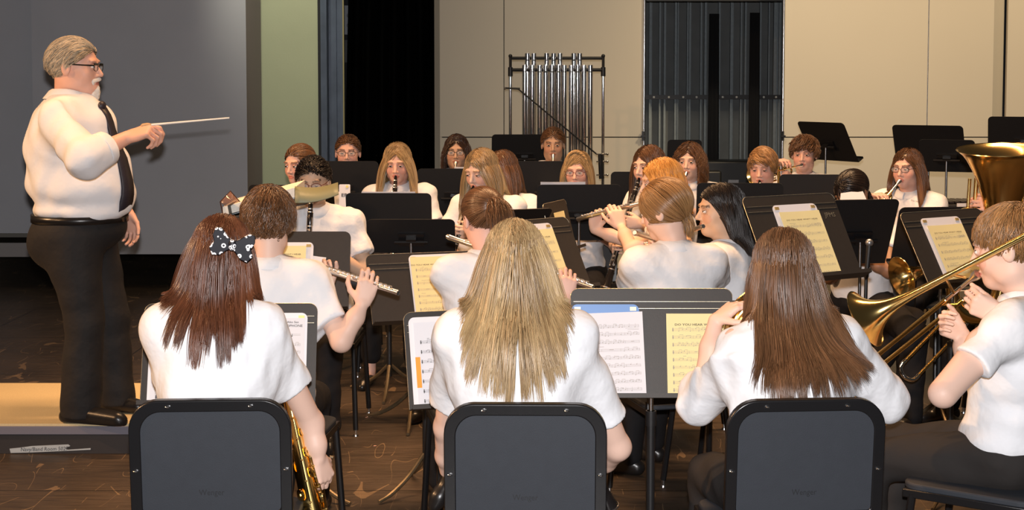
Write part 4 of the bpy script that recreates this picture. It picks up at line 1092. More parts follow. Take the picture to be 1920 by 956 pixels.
def trombone(mouth, slide_end, bell_c, bell_dir, label, back, r_bell=.105, up=None, m_=None):
    "slide from the mouthpiece forward to slide_end; bell flare centred at bell_c looking along bell_dir; back = rear crook centre"
    m_ = m_ or M_BRASS; mo, se, bc, bk = [np.asarray(p, float) for p in (mouth, slide_end, bell_c, back)]
    d = nrm(se - mo); bd = nrm(bell_dir); t = thing('trombone', label, 'trombone', (mo + bc) / 2)
    side = nrm(np.cross(d, bc - mo)); dn = nrm(np.cross(side, d)) * (1 if np.dot(np.cross(side, d), bc - mo) < 0 else -1)   # away from the bell
    off = dn * .088 if up is None else np.asarray(up, float)
    m = MB(); m.lathe(mo, d, [(0, .010), (.002, .0165), (.018, .0155), (.04, .007), (.085, .0065)], 16, cap=True); m.build('mouthpiece', M_SILVER, t)
    L = np.linalg.norm(se - mo); m = MB()
    m.tube([mo + d * .08, mo + d * .30], .0068, 10); m.tube([mo + d * .10 + off, mo + d * .30 + off], .0068, 10); m.cyl(mo + d * .10, mo + d * .10 + off, .0048, n=8)
    m.build('inner_slide', M_CHROME, t)
    m = MB(); x0 = .16
    m.tube([mo + d * x0, mo + d * (x0 + .02)], .0098, 12); m.tube([mo + d * x0 + off, mo + d * (x0 + .02) + off], .0098, 12)
    m.tube([mo + d * x0, mo + d * (L - .03)], .0082, 12)
    m.tube([mo + d * x0 + off, mo + d * (L - .03) + off], .0082, 12)
    m.cyl(mo + d * (x0 + .03), mo + d * (x0 + .03) + off, .0048, n=8)
    m.build('outer_slide', m_, t)
    m = MB(); m.tube(spline([mo + d * (L - .06), mo + d * (L - .03), mo + d * (L + .0) + off * .12, mo + d * (L + .018) + off * .5, mo + d * L + off * .88, mo + d * (L - .03) + off, mo + d * (L - .06) + off], 5), .0098, 12); m.build('slide_crook', M_CHROME, t)
    m = MB(); horn_skin(m, bc - bd * .32, bd, .32, .011, r_bell, 36, 3.0)
    o = m.build('bell', m_, t)
    m = MB(); r_ = .0098
    s0 = bc - bd * .32; bx = nrm(mo + off * .5 - s0 - bd * np.dot(mo + off * .5 - s0, bd)); 
    gap = np.linalg.norm(mo + off * .5 - s0 - bd * np.dot(mo + off * .5 - s0, bd)); gap = min(max(gap, .09), .13)
    Lb = np.linalg.norm(bk - s0)
    pts = [s0, s0 - bd * Lb * .5, s0 - bd * (Lb - .06), s0 - bd * (Lb - .02) + bx * .008, s0 - bd * Lb + bx * gap * .3, s0 - bd * (Lb + .012) + bx * gap * .5, s0 - bd * Lb + bx * gap * .7, s0 - bd * (Lb - .02) + bx * (gap - .008), s0 - bd * (Lb - .06) + bx * gap, s0 - bd * Lb * .45 + bx * gap, s0 - bd * Lb * .2 + bx * gap]
    m.tube(spline(pts, 5), r_, 12)
    m.cyl(s0 - bd * .0, s0 + bx * gap, .005, n=8); m.cyl(s0 - bd * (Lb - .08), s0 - bd * (Lb - .08) + bx * gap, .005, n=8); m.cyl(s0 + bd * .02, mo + d * .12, .0052, n=8)
    m.build('tubing', m_, t)
    return t
def tuba(bc, d, label, player, m_=None):
    "bell rim centre bc, d = direction the bell opens"
    m_ = m_ or M_BRASSD; d = nrm(d); bc = np.asarray(bc, float); t = thing('tuba', label, 'tuba', bc - UZ * .5)
    s_ = nrm(np.cross(V(0, -1, .05), d)); f = np.cross(d, s_)   # s_ picture-right-ish, f away
    m = MB(); pr = [(0, .062), (.10, .074), (.20, .094), (.28, .116), (.34, .140), (.385, .164), (.41, .182), (.425, .199), (.432, .209)]
    o = bc - d * .432
    m.lathe(o, d, pr + [(.436, .210), (.433, .211), (.430, .206)] + [(a_, b_ - .002) for a_, b_ in pr[::-1][1:]], 44); m.build('bell', m_, t)
    S_ = lambda x, y, z: bc + s_ * x + f * y - d * z
    m = MB(); m.tube(spline([S_(0, 0, .43), S_(0, 0, .62), S_(.03, 0, .74), S_(.11, 0, .80), S_(.20, 0, .77), S_(.235, 0, .68), S_(.235, 0, .50)], 6), np.linspace(.045, .030, 37), 18)
    m.tube(spline([S_(.235, 0, .52), S_(.225, -.02, .36), S_(.16, -.05, .30), S_(.09, -.06, .33), S_(.07, -.06, .42), S_(.07, -.06, .60)], 6), np.linspace(.028, .016, 31), 14)
    m.tube(spline([S_(-.055, -.05, .20), S_(-.075, -.06, .30), S_(-.085, -.07, .42), S_(-.05, -.07, .55), S_(.02, -.08, .60)], 6), .011, 10)
    for i, x in enumerate((-.10, -.062, -.030)):
        m.tube(spline([S_(x + .01, -.075, .16 + .02 * i), S_(x, -.08, .32), S_(x + .01, -.08, .50), S_(x + .04, -.08, .54), S_(x + .06, -.08, .50), S_(x + .06, -.08, .30)], 5), .009, 10)
    m.tube(spline([S_(.10, -.07, .14), S_(.105, -.08, .30), S_(.10, -.08, .46)], 5), .010, 10); m.tube(spline([S_(.135, -.06, .14), S_(.14, -.07, .30), S_(.13, -.07, .46)], 5), .008, 10)
    m.build('tubing', m_, t)
    m = MB(); c0 = S_(-.150, -.04, .25)
    for rr in (.072, .050):
        m.tube([c0 + s_ * rr * math.cos(an) * .95 + d * rr * 1.15 * math.sin(an) - f * (.012 if rr < .06 else 0) for an in np.linspace(-.4, 3.9, 22)], .012 if rr > .06 else .009, 10)
    m.build('side_loop', m_, t)
    for i in range(3):
        x = -.15 + i * .035; m = MB(); m.cyl(S_(x, -.10, .27), S_(x, -.10, .39), .014, n=14); m.cyl(S_(x, -.10, .255), S_(x, -.10, .27), .0155, n=14); m.cyl(S_(x, -.10, .23), S_(x, -.10, .255), .003, n=6); m.cyl(S_(x, -.10, .225), S_(x, -.10, .23), .009, n=12); m.build('valve', M_SILVER, t)
    return t
def french_horn(c, label):
    t = thing('french_horn', label, 'horn', c); r_ = V(1, 0, 0); u_ = UZ; f = V(0, 1, 0); c = np.asarray(c, float)
    m = MB(); 
    for R_, z0, y, rt_ in ((.115, 0, 0, .0125), (.098, .004, -.028, .009), (.080, -.004, .022, .009)):
        m.tube([c + r_ * R_ * math.cos(a_) + u_ * (R_ * .92 * math.sin(a_) + z0) + f * y for a_ in np.linspace(0, 2 * math.pi, 40)], rt_, 10, cap=False)
    m.tube(spline([c + V(-.115, -.01, .02), c + V(-.09, .0, .085), c + V(-.02, .02, .135), c + V(.04, .03, .15)], 6), .0085, 10)
    m.build('tubing', M_BRASSD, t)
    m = MB(); horn_skin(m, c + V(.05, -.02, -.10), nrm(V(.75, -.2, -.55)), .26, .03, .14, p=1.8); m.build('bell', M_BRASSD, t)
    m = MB()
    for i in range(3):
        x = -.045 + i * .038; m.cyl(c + V(x, -.045, .01), c + V(x, .015, .01), .017, n=16); m.tube([c + V(x - .01, -.05, -.01), c + V(x - .01, -.055, -.07), c + V(x + .002, -.055, -.08), c + V(x + .014, -.055, -.07), c + V(x + .014, -.05, -.01)], .005, 8)
        m.tube([c + V(x - .05, -.05, .03), c + V(x - .02, -.055, .015), c + V(x, -.05, .01)], .003, 6)
    m.build('valve_group', M_SILVER, t)
    return t
# ------------------------------------------------------------------ the conductor
def conductor():
    Y0 = 6.85; ba = -10; ha = -2; F, R = hd(ba), rt(ba); bx = np.array([R, F, UZ]); hs = 1.2
    M = frame_M(ha, -2); c = P(141, 126, Y0)
    root = thing('person', 'grey-haired conductor in white shirt and dark tie standing on podium with baton raised', 'person', (P(150, 400, Y0)[0], Y0, .145))
    neckb = P(132, 196, Y0 + .02); 
    SHr, ELr, WRr = P(114, 228, 6.66), P(160, 298, 6.42), P(238, 258, 6.58)
    SHl, ELl, WRl = P(128, 225, 7.06), P(186, 330, 7.16), P(240, 400, 7.06)
    hipr, knr, anr = P(132, 445, 6.75), P(158, 600, 6.74), P(152, 762, 6.74)
    hipl, knl, anl = P(168, 445, 6.98), P(206, 600, 6.97), P(222, 738, 6.97)
    d = SDF(); T = head_sdf(d, c, M, hs)
    d.ell(T(0, .045, -.085), (.045, .05, .03), M, .04)           # fuller jowl
    d.cone(T(0, -.022, -.055), neckb, .068, .075, .03)
    d.cone(SHl, SHr, .06, .06, .04); d.ell(P(132, 250, Y0), (.17, .15, .18), bx, .05); d.ell(P(152, 335, Y0), (.18, .20, .2), bx, .05)
    d.cone(hipr, knr, .085, .06, .03); d.cone(knr, anr, .055, .04, .02); d.cone(hipl, knl, .085, .06, .03); d.cone(knl, anl, .055, .04, .02)
    d.cone(SHr, ELr, .055, .048, .02); d.cone(ELr, WRr, .050, .031, .02); d.cone(SHl, ELl, .055, .048, .02); d.cone(ELl, WRl, .046, .029, .02)
    hand_sdf(d, WRr, nrm(V(1, .0, .36)), nrm(V(.25, .55, -.9)), 1.3, side=1, fing=[(38, 52, 35), (55, 60, 35), (62, 65, 35), (66, 65, 35)], thumb=22)
    hand_sdf(d, WRl, nrm(V(.25, .0, -1)), nrm(V(-.3, -.9, .0)), 1.08, side=-1, curl=(30, 30, 20))
    v, f = nets(d, .005); sk = np.array((.70, .40, .30)); col = np.tile(sk, (len(v), 1)); L = ((v - c) / hs) @ M.T
    lp = (np.abs(L[:, 0]) < .020) & (np.abs(L[:, 2] + .059) < .009) & (L[:, 1] > .074); col[lp] = (.45, .18, .15)
    vs, fs, fm, cl = [v], [f], [np.zeros(len(f), int)], [col]; o = len(v)
    for x in (-1, 1):
        ev, ef, em = eyeball_mesh(T, M, hs, x, .25); vs.append(ev); fs.append(ef + o); fm.append(em); cl.append(np.tile(sk * .85, (len(ev), 1))); o += len(ev)
    mesh_np('body', np.concatenate(vs), np.concatenate(fs), [M_SKINC, M_EYEW, M_IRIS], root, np.concatenate(cl), fmat=np.concatenate(fm))
    make_hair(root, c, M, hs, 'grey', 'short', .060, 4600, 12, 3, wid=.0018, fringe=-.10, vol=.006, clump=.6, crown=(0, .075, .085), jag=.3)
    b = SDF(); E = lambda p, r, k: b.ell(T(*p), [q * hs for q in r], M, k * hs)
    E((0, .076, -.096), (.028, .024, .026), .01); E((0, .084, -.078), (.014, .014, .014), .01); E((0, .076, -.118), (.020, .018, .018), .015)
    for x in (-1, 1): b.cone(T(0, .096, -.043), T(x * .026, .080, -.055), .0075 * hs, .006 * hs, .006); b.cone(T(x * .026, .080, -.055), T(x * .020, .074, -.085), .006 * hs, .008 * hs, .008)
    b.noise = wrinkles(5, .002, 4); v, f = nets(b, .004); mesh_np('beard', v, f, mat('white_beard', (.78, .74, .68), .9, bump=(300, .8, .003)), root)
    add_glasses(root, T, M, hs, mat('black_acetate', (.01, .01, .01), .2))
    g = MB(); 
    for sx in (-1, 1): g.tube([T(sx * .053, .093, .010), T(sx * .074, .06, .010), T(sx * .084, -.012, .012)], .0034, 6)
    for sx in (-1, 1):
        for z_ in (.016, .012): g.tube([T(sx * .010, .095, z_), T(sx * .053, .093, z_)], .003, 6)
    g.build('glasses_arm', mat('black_acetate', (0, 0, 0)), [ch for ch in root.children if ch.name.startswith('glasses')][0])
    # shirt
    sh = SDF()
    sh.ell(P(136, 250, Y0), (.205, .205, .20), bx, .06); sh.ell(P(150, 318, Y0), (.215, .235, .20), bx, .07); sh.ell(P(160, 360, Y0), (.22, .232, .155), bx, .06)
    sh.ell(P(112, 300, Y0), (.18, .135, .22), bx, .06); sh.ell(P(152, 392, Y0), (.215, .222, .06), bx, .04)
    sh.cone(neckb - UZ * .04, neckb - UZ * .02, .105, .09, .06); sh.cone(SHl, SHr, .085, .085, .07)
    for S_, E_, W_, cut in ((SHr, ELr, WRr, .50), (SHl, ELl, WRl, .5)):
        q = SDF(); q.cone(S_, E_, .094, .086, .03); q.cone(E_, E_ + (W_ - E_) * .6, .086, .072, .03); q.cut(E_ + (W_ - E_) * cut, nrm(W_ - E_), .006); sh.sub(q, .05)
    sh.cut(P(150, 409, Y0), V(0, 0, -1), .008)
    body = SDF(); body.ops = list(sh.ops); wr = wrinkles(77, .0055, .75); sh.noise = wr
    v, f = nets(sh, .0065); shirt = mesh_np('shirt', v, f, mat('white_dress_shirt', (.80, .80, .82), .7, bump=(9, .45, .02)), root)
    m = MB(); e = ELr + (WRr - ELr) * .50; ax_ = nrm(WRr - ELr); m.lathe(e - ax_ * .03, ax_, [(0, .076), (.005, .083), (.035, .080), (.048, .070), (.044, .062), (.0, .06)], 20); m.build('rolled_cuff', M_SHIRT, shirt)
    m = MB(); n = 32; rings = []; up = nrm(c - UZ * .05 - neckb)
    for h, ra in ((.0, .128), (.045, .108), (.076, .096), (.079, .090), (.070, .104), (.030, .128)):
        rings.append([neckb + up * (h - .028 * max(0, math.cos(a_)) ** 2) + F * math.cos(a_) * (ra + .006) + R * math.sin(a_) * ra for a_ in [2 * math.pi * (i + .5) / n for i in range(n)]])
    m.add([p for r_ in rings for p in r_], [(k * n + i, k * n + i + 1, (k + 1) * n + i + 1, (k + 1) * n + i) for k in range(len(rings) - 1) for i in range(n - 1)]); m.build('collar', M_SHIRT, shirt, angle=80)
    # tie down the front of the shirt
    Lp, Rp = [], []
    for i, py in enumerate(np.linspace(203, 402, 16)):
        z = P(150, py, Y0)[2]; wd = .020 + .026 * min(1, i / 12); row = []
        cen = P(150, py, Y0) + R * .03
        for q in (-1, 1):
            x0 = cen + R * wd * q; ts = np.linspace(.40, -.1, 120); pts = x0[None] + F[None] * ts[:, None]; pts[:, 2] = z; dd = body(pts); k = np.argmax(dd < .004) if (dd < .004).any() else 60
            row.append(pts[k])
        Lp.append(row[0]); Rp.append(row[1])
    m = MB(); m.strip(Lp, Rp); o = m.build('tie', mat('dark_speckled_tie', (.018, .014, .022), .5, noise=(180, .9)), root); md = o.modifiers.new('s', 'SOLIDIFY'); md.thickness = .012
    m = MB(); kn = (Lp[0] + Rp[0]) / 2; m.ball(kn + UZ * .012, (.026, .018, .024), (R, F, UZ)); m.build('knot', mat('dark_speckled_tie', (0, 0, 0)), o)
    # trousers
    tr = SDF(); tr.ell(P(150, 425, Y0), (.205, .215, .13), bx, .05); tr.ell(P(118, 452, Y0), (.18, .15, .15), bx, .05)
    tr.cone(hipr, knr, .130, .098, .05); tr.cone(knr, P(151, 772, 6.74), .094, .088, .03); tr.cone(hipl, knl, .130, .095, .03); tr.cone(knl, P(223, 752, 6.97), .092, .090, .03)
    tr.cut(P(150, 399, Y0), UZ, .006); tr.cut(V(0, 0, .178), -UZ, .004); tr.noise = wrinkles(9, .0045, .42); v, f = nets(tr, .009); tro = mesh_np('trousers', v, f, mat('conductor_black_trousers', (.009, .0075, .0075), .8, bump=(10, .5, .02)), root)
    m = MB(); cz = P(150, 407, Y0); n = 48
    for a0, nm, mm in ((0, 'belt', M_SHOE),):
        ro = [cz + F * .222 * math.cos(t_) + R * .218 * math.sin(t_) for t_ in np.linspace(0, 2 * math.pi, n)]
        m.strip([p + UZ * .018 for p in ro], [p - UZ * .018 for p in ro]); o = m.build('belt', mm, root); md = o.modifiers.new('s', 'SOLIDIFY'); md.thickness = .008; md.offset = 0
    for (an, toe) in ((V(*P(136, 780, 6.73)), V(*P(220, 790, 6.66))), (V(*P(208, 758, 6.96)), V(*P(258, 768, 6.92)))):
        an[2] = .195; toe[2] = .178; s_ = SDF(); s_.cone(an, toe, .046, .036, .02); s_.cone(an - V(.03, 0, .02), toe + V(.02, 0, -.012), .034, .028, .02); s_.cut(V(0, 0, .149), V(0, 0, -1), .003); v, f = nets(s_, .006); mesh_np('shoe', v, f, M_SHOE, root)
    b0, b1 = P(284, 234, 6.60), P(430, 221, 6.62); m = MB(); m.tube([b0, b0 + (b1 - b0) * .2, b1], [.0055, .0048, .0032], 8)
    t = thing('baton', 'white conducting baton held out in the raised right hand', 'baton', b0); m.build('shaft', mat('white_baton', (.82, .8, .76), .4), t)
    m = MB(); d_ = nrm(b1 - b0); m.lathe(b0 - d_ * .05, d_, [(0, .002), (.008, .009), (.03, .011), (.05, .005)], 12, cap=True); m.build('handle', mat('cork', (.5, .33, .18), .8), t)
conductor()

# ------------------------------------------------------------------ the players
def H(n_, st, L, n, **kw): return (n_, st, L, n, kw)
def mouth_of(top_, ha, pitch=-8, roll=0, hs=1.0):
    M = frame_M(ha, pitch, roll); c = P(*top_) - UZ * .118 * hs; return c + hs * (M[1] * .090 - M[2] * .059), M
def seat(i, label, da=0, dx=0, dy=0, a=None):
    a = i['ba'] + da if a is None else a; F = hd(a); x = i['pelvis'][0] + F[0] * .02 + dx; y = i['pelvis'][1] + F[1] * .02 + dy
    return place_chair(x, y, a, label)
W_ = .0026

# --- front row, backs to the camera
A = person('a', 'long auburn-haired student with a patterned hair bow, seen from behind at left', (412, 405, 4.25), 100, 93, H('auburn', 'long', .41, 5600, steps=24, clump=.93, lock=130, part=.01, vol=.010, wid=.0017, jag=.30, fan=(.045, .01)), roll=-7, vox=.0042,
    hands={1: dict(t=P(600, 898, 4.42), D=V(.28, .2, -.9), N=V(-.75, .55, -.1), curl=(38, 42, 25), thumb=48)}, elbows={1: P(584, 792, 4.40), -1: P(325, 760, 4.50)}, shoulder=.140, sleeve=.60)
seat(A, 'black stacking chair of the student with the hair bow', dx=.026)
b = MB(); bc = P(436, 459, 4.06); 
def bow_wing(sx):
    out = [(0, .010), (.016, .020), (.040, .042), (.056, .040), (.060, .018), (.052, .000), (.062, -.020), (.050, -.040), (.030, -.036), (.012, -.018), (0, -.010)]
    return [(x * sx, y) for x, y in out]
m_bow = bpy.data.materials.new('bow_fabric'); m_bow.use_nodes = True; nt = m_bow.node_tree; tc = nt.nodes.new('ShaderNodeTexCoord'); vo = nt.nodes.new('ShaderNodeTexVoronoi'); vo.feature = 'F1'; vo.inputs['Scale'].default_value = 62
cr = nt.nodes.new('ShaderNodeValToRGB'); e = cr.color_ramp.elements; e[0].position = .0; e[0].color = (.03, .03, .04, 1); e[1].position = .16; e[1].color = (.03, .03, .04, 1)
for p_, c_ in ((.19, (.8, .8, .82, 1)), (.36, (.8, .8, .82, 1)), (.42, (.006, .006, .012, 1))): x_ = e.new(p_); x_.color = c_
cr.color_ramp.interpolation = 'CONSTANT'; nt.links.new(tc.outputs['Object'], vo.inputs['Vector']); nt.links.new(vo.outputs['Distance'], cr.inputs[0]); nt.links.new(cr.outputs[0], nt.nodes['Principled BSDF'].inputs['Base Color'])
bw_r = thing_bow = None
q = math.radians(-14); ux, uy = V(math.cos(q), .12, math.sin(q)), V(-math.sin(q), -.1, math.cos(q))
bb = MB()
for sx in (-1, 1):
    o_ = bow_wing(sx); bb.prism(o_ if sx > 0 else o_[::-1], bc, ux * 1.0, uy, .012)
bo = bb.build('hair_bow', m_bow, A['root'], bevel=.002); bo['label'] = 'navy bow with white flower print'
k_ = MB(); k_.ball(bc - V(0, .006, 0), (.012, .010, .016)); k_.build('knot', m_bow, bo)
B = person('b', 'long straight blonde-haired student seen from behind in the middle of the front row', (965, 415, 4.2), 92, 90, H('blonde', 'long', .50, 6600, steps=24, clump=.72, part=-.005, vol=.012, wid=.0016, jag=.40, lock=90, fan=(.055, .055)), vox=.0042, shoulder=.152, build=1.14,
    hands={1: dict(t=P(1085, 905, 4.50), D=V(-.5, .6, -.6), N=V(-.6, .4, -.5), curl=(35, 40, 20)), -1: dict(t=P(870, 900, 4.55), D=V(.6, .6, -.2), N=V(0, 0, -1))}, elbows={1: P(1158, 838, 4.30), -1: P(838, 800, 4.38)}, sleeve=.72,
    legs={1: (V(.10, 4.78, .60), V(-.18, 4.92, .44), V(-.25, 4.88, .33)), -1: (V(-.10, 4.62, .50), V(-.06, 4.7, .10), V(-.06, 4.88, .03))})
seat(B, 'black stacking chair of the straight blonde student in the front row', dx=.032, a=89)
C = person('c', 'long brown-haired student raising a brass horn, seen from behind at right', (1468, 431, 4.25), 100, 98, H('brown', 'long', .60, 6200, steps=26, clump=.68, part=.01, vol=.012, wid=.0016, jag=.2, lock=80, fan=(-.035, .03)), hcoll=(V(P(1500, 740, 4.1)[0], 4.10, .86), (.20, .130, .13), None, .03), vox=.0042, shoulder=.150, build=1.08,
    hands={-1: dict(t=P(1384, 586, 4.46), D=nrm(V(.75, .15, .55)), N=nrm(V(.35, .2, -.8)), curl=(28, 45, 25), thumb=60), 1: dict(t=P(1560, 700, 4.65), D=V(-.5, .5, .3), N=V(-.5, .3, -.5))}, elbows={-1: P(1318, 748, 4.36)}, sleeve=.96, trous=M_TROUB)
seat(C, 'black stacking chair under the long brown hair at right', dx=-.02, a=94)
D = person('d', 'brown-haired student in profile playing a trombone at the right edge', (1893, 385, 4.62), 152, 145, H('lightbrown', 'short', .042, 6800, steps=12, fringe=-.03, wid=.0016, vol=.010, clump=.55, jag=.3), vox=.0042, pitch=-12, hs=1.16, lean=-.06, male=True, shoulder=.165, build=1.18, trous=M_TROUB,
    hands={-1: dict(t=P(1822, 560, 4.50), D=nrm(V(-.75, .1, .38)), N=nrm(V(.1, .8, .2)), curl=(55, 60, 35), thumb=15, s=.98), 1: dict(t=P(1772, 604, 4.72), D=nrm(V(-.75, .0, .35)), N=nrm(V(.1, -.8, .3)), curl=(55, 60, 35), s=.95)}, elbows={-1: P(1768, 738, 4.32), 1: P(1812, 690, 4.72)}, sleeve=.58)
seat(D, 'black stacking chair of the trombone player at the right edge', dx=-.05, dy=-.02)
m = MB(); cz = D['pelvis'] + UZ * -.015; F, R = D['F'], D['R']; ro = [cz + F * .150 * math.cos(t_) + R * .188 * math.sin(t_) for t_ in np.linspace(0, 2 * math.pi, 40)]; m.strip([p + UZ * .016 for p in ro], [p - UZ * .016 for p in ro]); o = m.build('belt', M_SHOE, D['root']); md = o.modifiers.new('s', 'SOLIDIFY'); md.thickness = .006
# --- second row
E = person('e', 'short brown-haired student playing a flute, back turned, in front of the score folder', (503, 353, 5.35), 98, 92, H('brown', 'short', .072, 6000, steps=14, fringe=-.02, wid=.0019, vol=.016, wave=.004, clump=.75, jag=.35), vox=.0045, male=True, hs=1.06, shoulder=.158, build=1.05, roll=0,
    hands={1: dict(t=P(690, 528, 5.27), D=nrm(V(.25, .15, 1)), N=nrm(V(-.15, 1, -.1)), curl=(30, 55, 30), fing=[(22, 60, 30), (28, 50, 30), (26, 50, 28), (30, 40, 25)], thumb=58, s=1.0), -1: dict(t=P(606, 502, 5.46), D=nrm(V(-.2, -.1, 1)), N=nrm(V(.2, -1, 0)), curl=(45, 50, 30), ts=1)}, elbows={1: P(640, 640, 5.20), -1: P(560, 600, 5.65)}, sleeve=.70)
seat(E, 'black stacking chair of the short-haired flute player at left', a=84)
Fp = person('f', 'brown ponytailed student playing a flute, back turned, in the middle', (905, 352, 5.60), 118, 100, H('brown', 'tied', .1, 4200, tie=(0, -.095, .045), wid=.0018, vol=.006, tail=(.14, (0, -1, .2)), steps=12), vox=.0045, roll=4, shoulder=.145,
    hands={1: dict(t=P(1064, 522, 5.50), D=nrm(V(.05, .1, 1)), N=nrm(V(0, 1, -.1)), curl=(30, 55, 30), thumb=45), -1: dict(t=P(950, 485, 5.78), D=nrm(V(-.2, -.1, 1)), N=nrm(V(.2, -1, 0)), curl=(45, 50, 30), ts=1)}, elbows={1: P(1036, 618, 5.45), -1: P(900, 560, 5.95)}, skin='pink')
seat(Fp, 'black stacking chair of the ponytailed flute player')
G = person('g', 'gold-brown haired flute player with hair tied low, turned away left', (1247, 338, 5.95), 150, 105, H('lightbrown', 'tied', .1, 4600, tie=(0, -.075, -.050), wid=.0018, vol=.012, tail=(.06, (0, -.4, -1)), steps=12), vox=.0045, roll=3, pitch=-14, hs=1.06, shoulder=.160,
    hands={1: dict(t=P(1285, 470, 6.42), D=V(0, .2, 1), N=V(0, 1, 0)), -1: dict(t=P(1225, 462, 6.18), D=V(-.2, -.1, 1), N=V(.2, -1, 0), ts=1)}, legs={1: (V(.82, 6.75, .50), V(.72, 6.98, .09), V(.68, 7.10, .035)), -1: (V(.50, 6.75, .5), V(.62, 6.85, .12), V(.58, 7.02, .035))}, bare_ankle=True)
seat(G, 'black stacking chair of the gold-brown haired flute player', dx=.02)
Hh = person('h', 'student with long black hair playing a flute in left profile', (1350, 345, 6.28), 190, 152, H('black', 'long', .30, 3600, steps=18, part=.03, wid=.0020, vol=.010, clump=.6, opened=-.01), skin='olive', vox=.0045, pitch=-2, hs=1.0, gaze=(0, .1), shoulder=.145,
    hands={1: dict(t=P(1262, 445, 6.66), D=V(0, .2, 1), N=V(-.4, .8, 0)), -1: dict(t=P(1290, 446, 6.45), D=V(-.3, -.1, .8), N=V(.6, .6, 0), ts=1)}, elbows={-1: P(1330, 520, 6.25)})
seat(Hh, 'black stacking chair of the black-haired flute player')
I = person('i', 'strawberry blonde student holding a flute out to the left', (1240, 297, 6.98), 188, 175, H('strawberry', 'long', .24, 3600, steps=16, part=.0, wid=.0021, vol=.008, clump=.5), vox=.005, shoulder=.145,
    hands={-1: dict(t=P(1150, 394, 7.14), D=nrm(V(-.35, .2, .9)), N=nrm(V(-.2, .9, .1)), curl=(30, 55, 30), ts=1, s=1.0), 1: dict(t=P(1120, 404, 7.35), D=V(.1, -.1, 1), N=V(.2, -.9, 0))}, elbows={-1: P(1185, 468, 6.85)}, sleeve=.5)
seat(I, 'black stacking chair of the strawberry blonde flute player')
# --- further rows, faces towards the conductor and the camera
def clar_hands(mo, d, F, R, k=1.0):
    return {1: dict(t=mo + d * .42 * k, D=nrm(F * .6 - R * .55 + UZ * .1), N=nrm(-R * .8 - F * .45)), -1: dict(t=mo + d * .26 * k, D=nrm(F * .6 + R * .55 + UZ * .1), N=nrm(R * .8 - F * .45))}
def clarinetist(label, top_, ha, ba, hair, clabel, drop=.78, chair=True, cl=None, clen=.62, sidev=0.0, **kw):
    mo, M = mouth_of(top_, ha, kw.get('pitch', -8), kw.get('roll', 0), kw.get('hs', 1.0)); F, R = hd(ba), rt(ba)
    f = hd(ha); d = nrm(f * math.sqrt(max(0, 1 - drop * drop)) - UZ * drop + R * sidev)
    i = person('p', label, top_, ha, ba, hair, hands=clar_hands(mo, d, F, R), **kw)
    clarinet(mo - d * .008, mo + d * clen, clabel)
    return i
def trumpeter(label, top_, ha, ba, hair, tlabel, rise=0.0, tm=None, ta=None, **kw):
    mo, M = mouth_of(top_, ha, kw.get('pitch', -4), kw.get('roll', 0), kw.get('hs', 1.0)); kw.setdefault('pitch', -4); F, R = hd(ba), rt(ba)
    d = nrm(hd(ha if ta is None else ta) + UZ * rise); v = mo + d * .23 - UZ * .03
    kw.setdefault('hands', {1: dict(t=mo + d * .225 + UZ * .035, D=nrm(-R * .8 + F * .5 + UZ * .25), N=nrm(-UZ * 1 - R * .1), curl=(25, 45, 30)), -1: dict(t=v - UZ * .01, D=nrm(F * .5 + R * .35 + UZ * .3), N=nrm(R * .9 - F * .2), curl=(60, 60, 35))})
    i = person('p', label, top_, ha, ba, hair, **kw)
    trumpet(mo + d * .002, d, tlabel, m_=tm); return i
J = clarinetist('dark-haired student with glasses playing clarinet behind the open score folder', (587, 296, 7.2), 268, 268, H('black', 'short', .032, 2800, crown=(0, .085, .065), fringe=-.04, wid=.0022, vol=.014, clump=.5, steps=10), 'clarinet of the boy with glasses behind the score folder', drop=.97, skin='olive', pitch=-14, glasses=mat('brown_frame', (.12, .03, .02), .3), male=True, build=1.12, shoulder=.165, lid=.0)
seat(J, 'black stacking chair of the clarinet player behind the score folder')
K = person('k', 'student with smooth brown hair tied back behind the dark-haired clarinet player', (561, 271, 8.5), 238, 250, H('brown', 'tied', .1, 2200, tie=(0, -.09, .0), wid=W_, vol=.006, steps=10), skin='pink')
seat(K, 'black stacking chair of the tied-back brown-haired student at left')
Lp_ = person('l', 'short-haired student in glasses above a stand by the steel column', (652, 253, 9.5), 272, 270, H('brown', 'short', .026, 2400, wid=W_, crown=(0, .085, .065), fringe=-.03, steps=8, vol=.008), skin='pink', glasses=M_BLACK, pitch=-2, male=True)
seat(Lp_, 'black stacking chair of the student by the steel column')
Mm = clarinetist('long blonde student playing clarinet in front of the black drape', (745, 268, 8.6), 266, 268, H('blonde', 'long', .40, 3000, wid=.0024, part=-.005, vol=.007, clump=.5), 'clarinet of the blonde student in front of the black drape', drop=.93, pitch=-14, lid=.2, bare_ankle=True, build=1.05, skin='pink')
seat(Mm, 'black stacking chair of the blonde clarinet player by the drape')
N = trumpeter('student with long dark hair and glasses playing trumpet by the beige shell', (856, 252, 9.8), 268, 268, H('darkbrown', 'long', .26, 2400, wid=W_, vol=.007, wave=.006), 'silver trumpet pointed at the camera by the dark-haired student', rise=-1.3, tm=M_SILVER, skin='tan', glasses=M_BLACK)
seat(N, 'black stacking chair of the dark-haired trumpet player')
O = clarinetist('long light-haired student looking down over a clarinet in the middle', (902, 279, 7.7), 236, 245, H('blonde', 'long', .42, 4200, wid=.0022, part=.004, vol=.007, clump=.55, seed=91), 'clarinet of the light-haired student in the middle', drop=.88, pitch=-16, lid=.05, build=1.0)
seat(O, 'black stacking chair of the light-haired clarinet player in the middle')
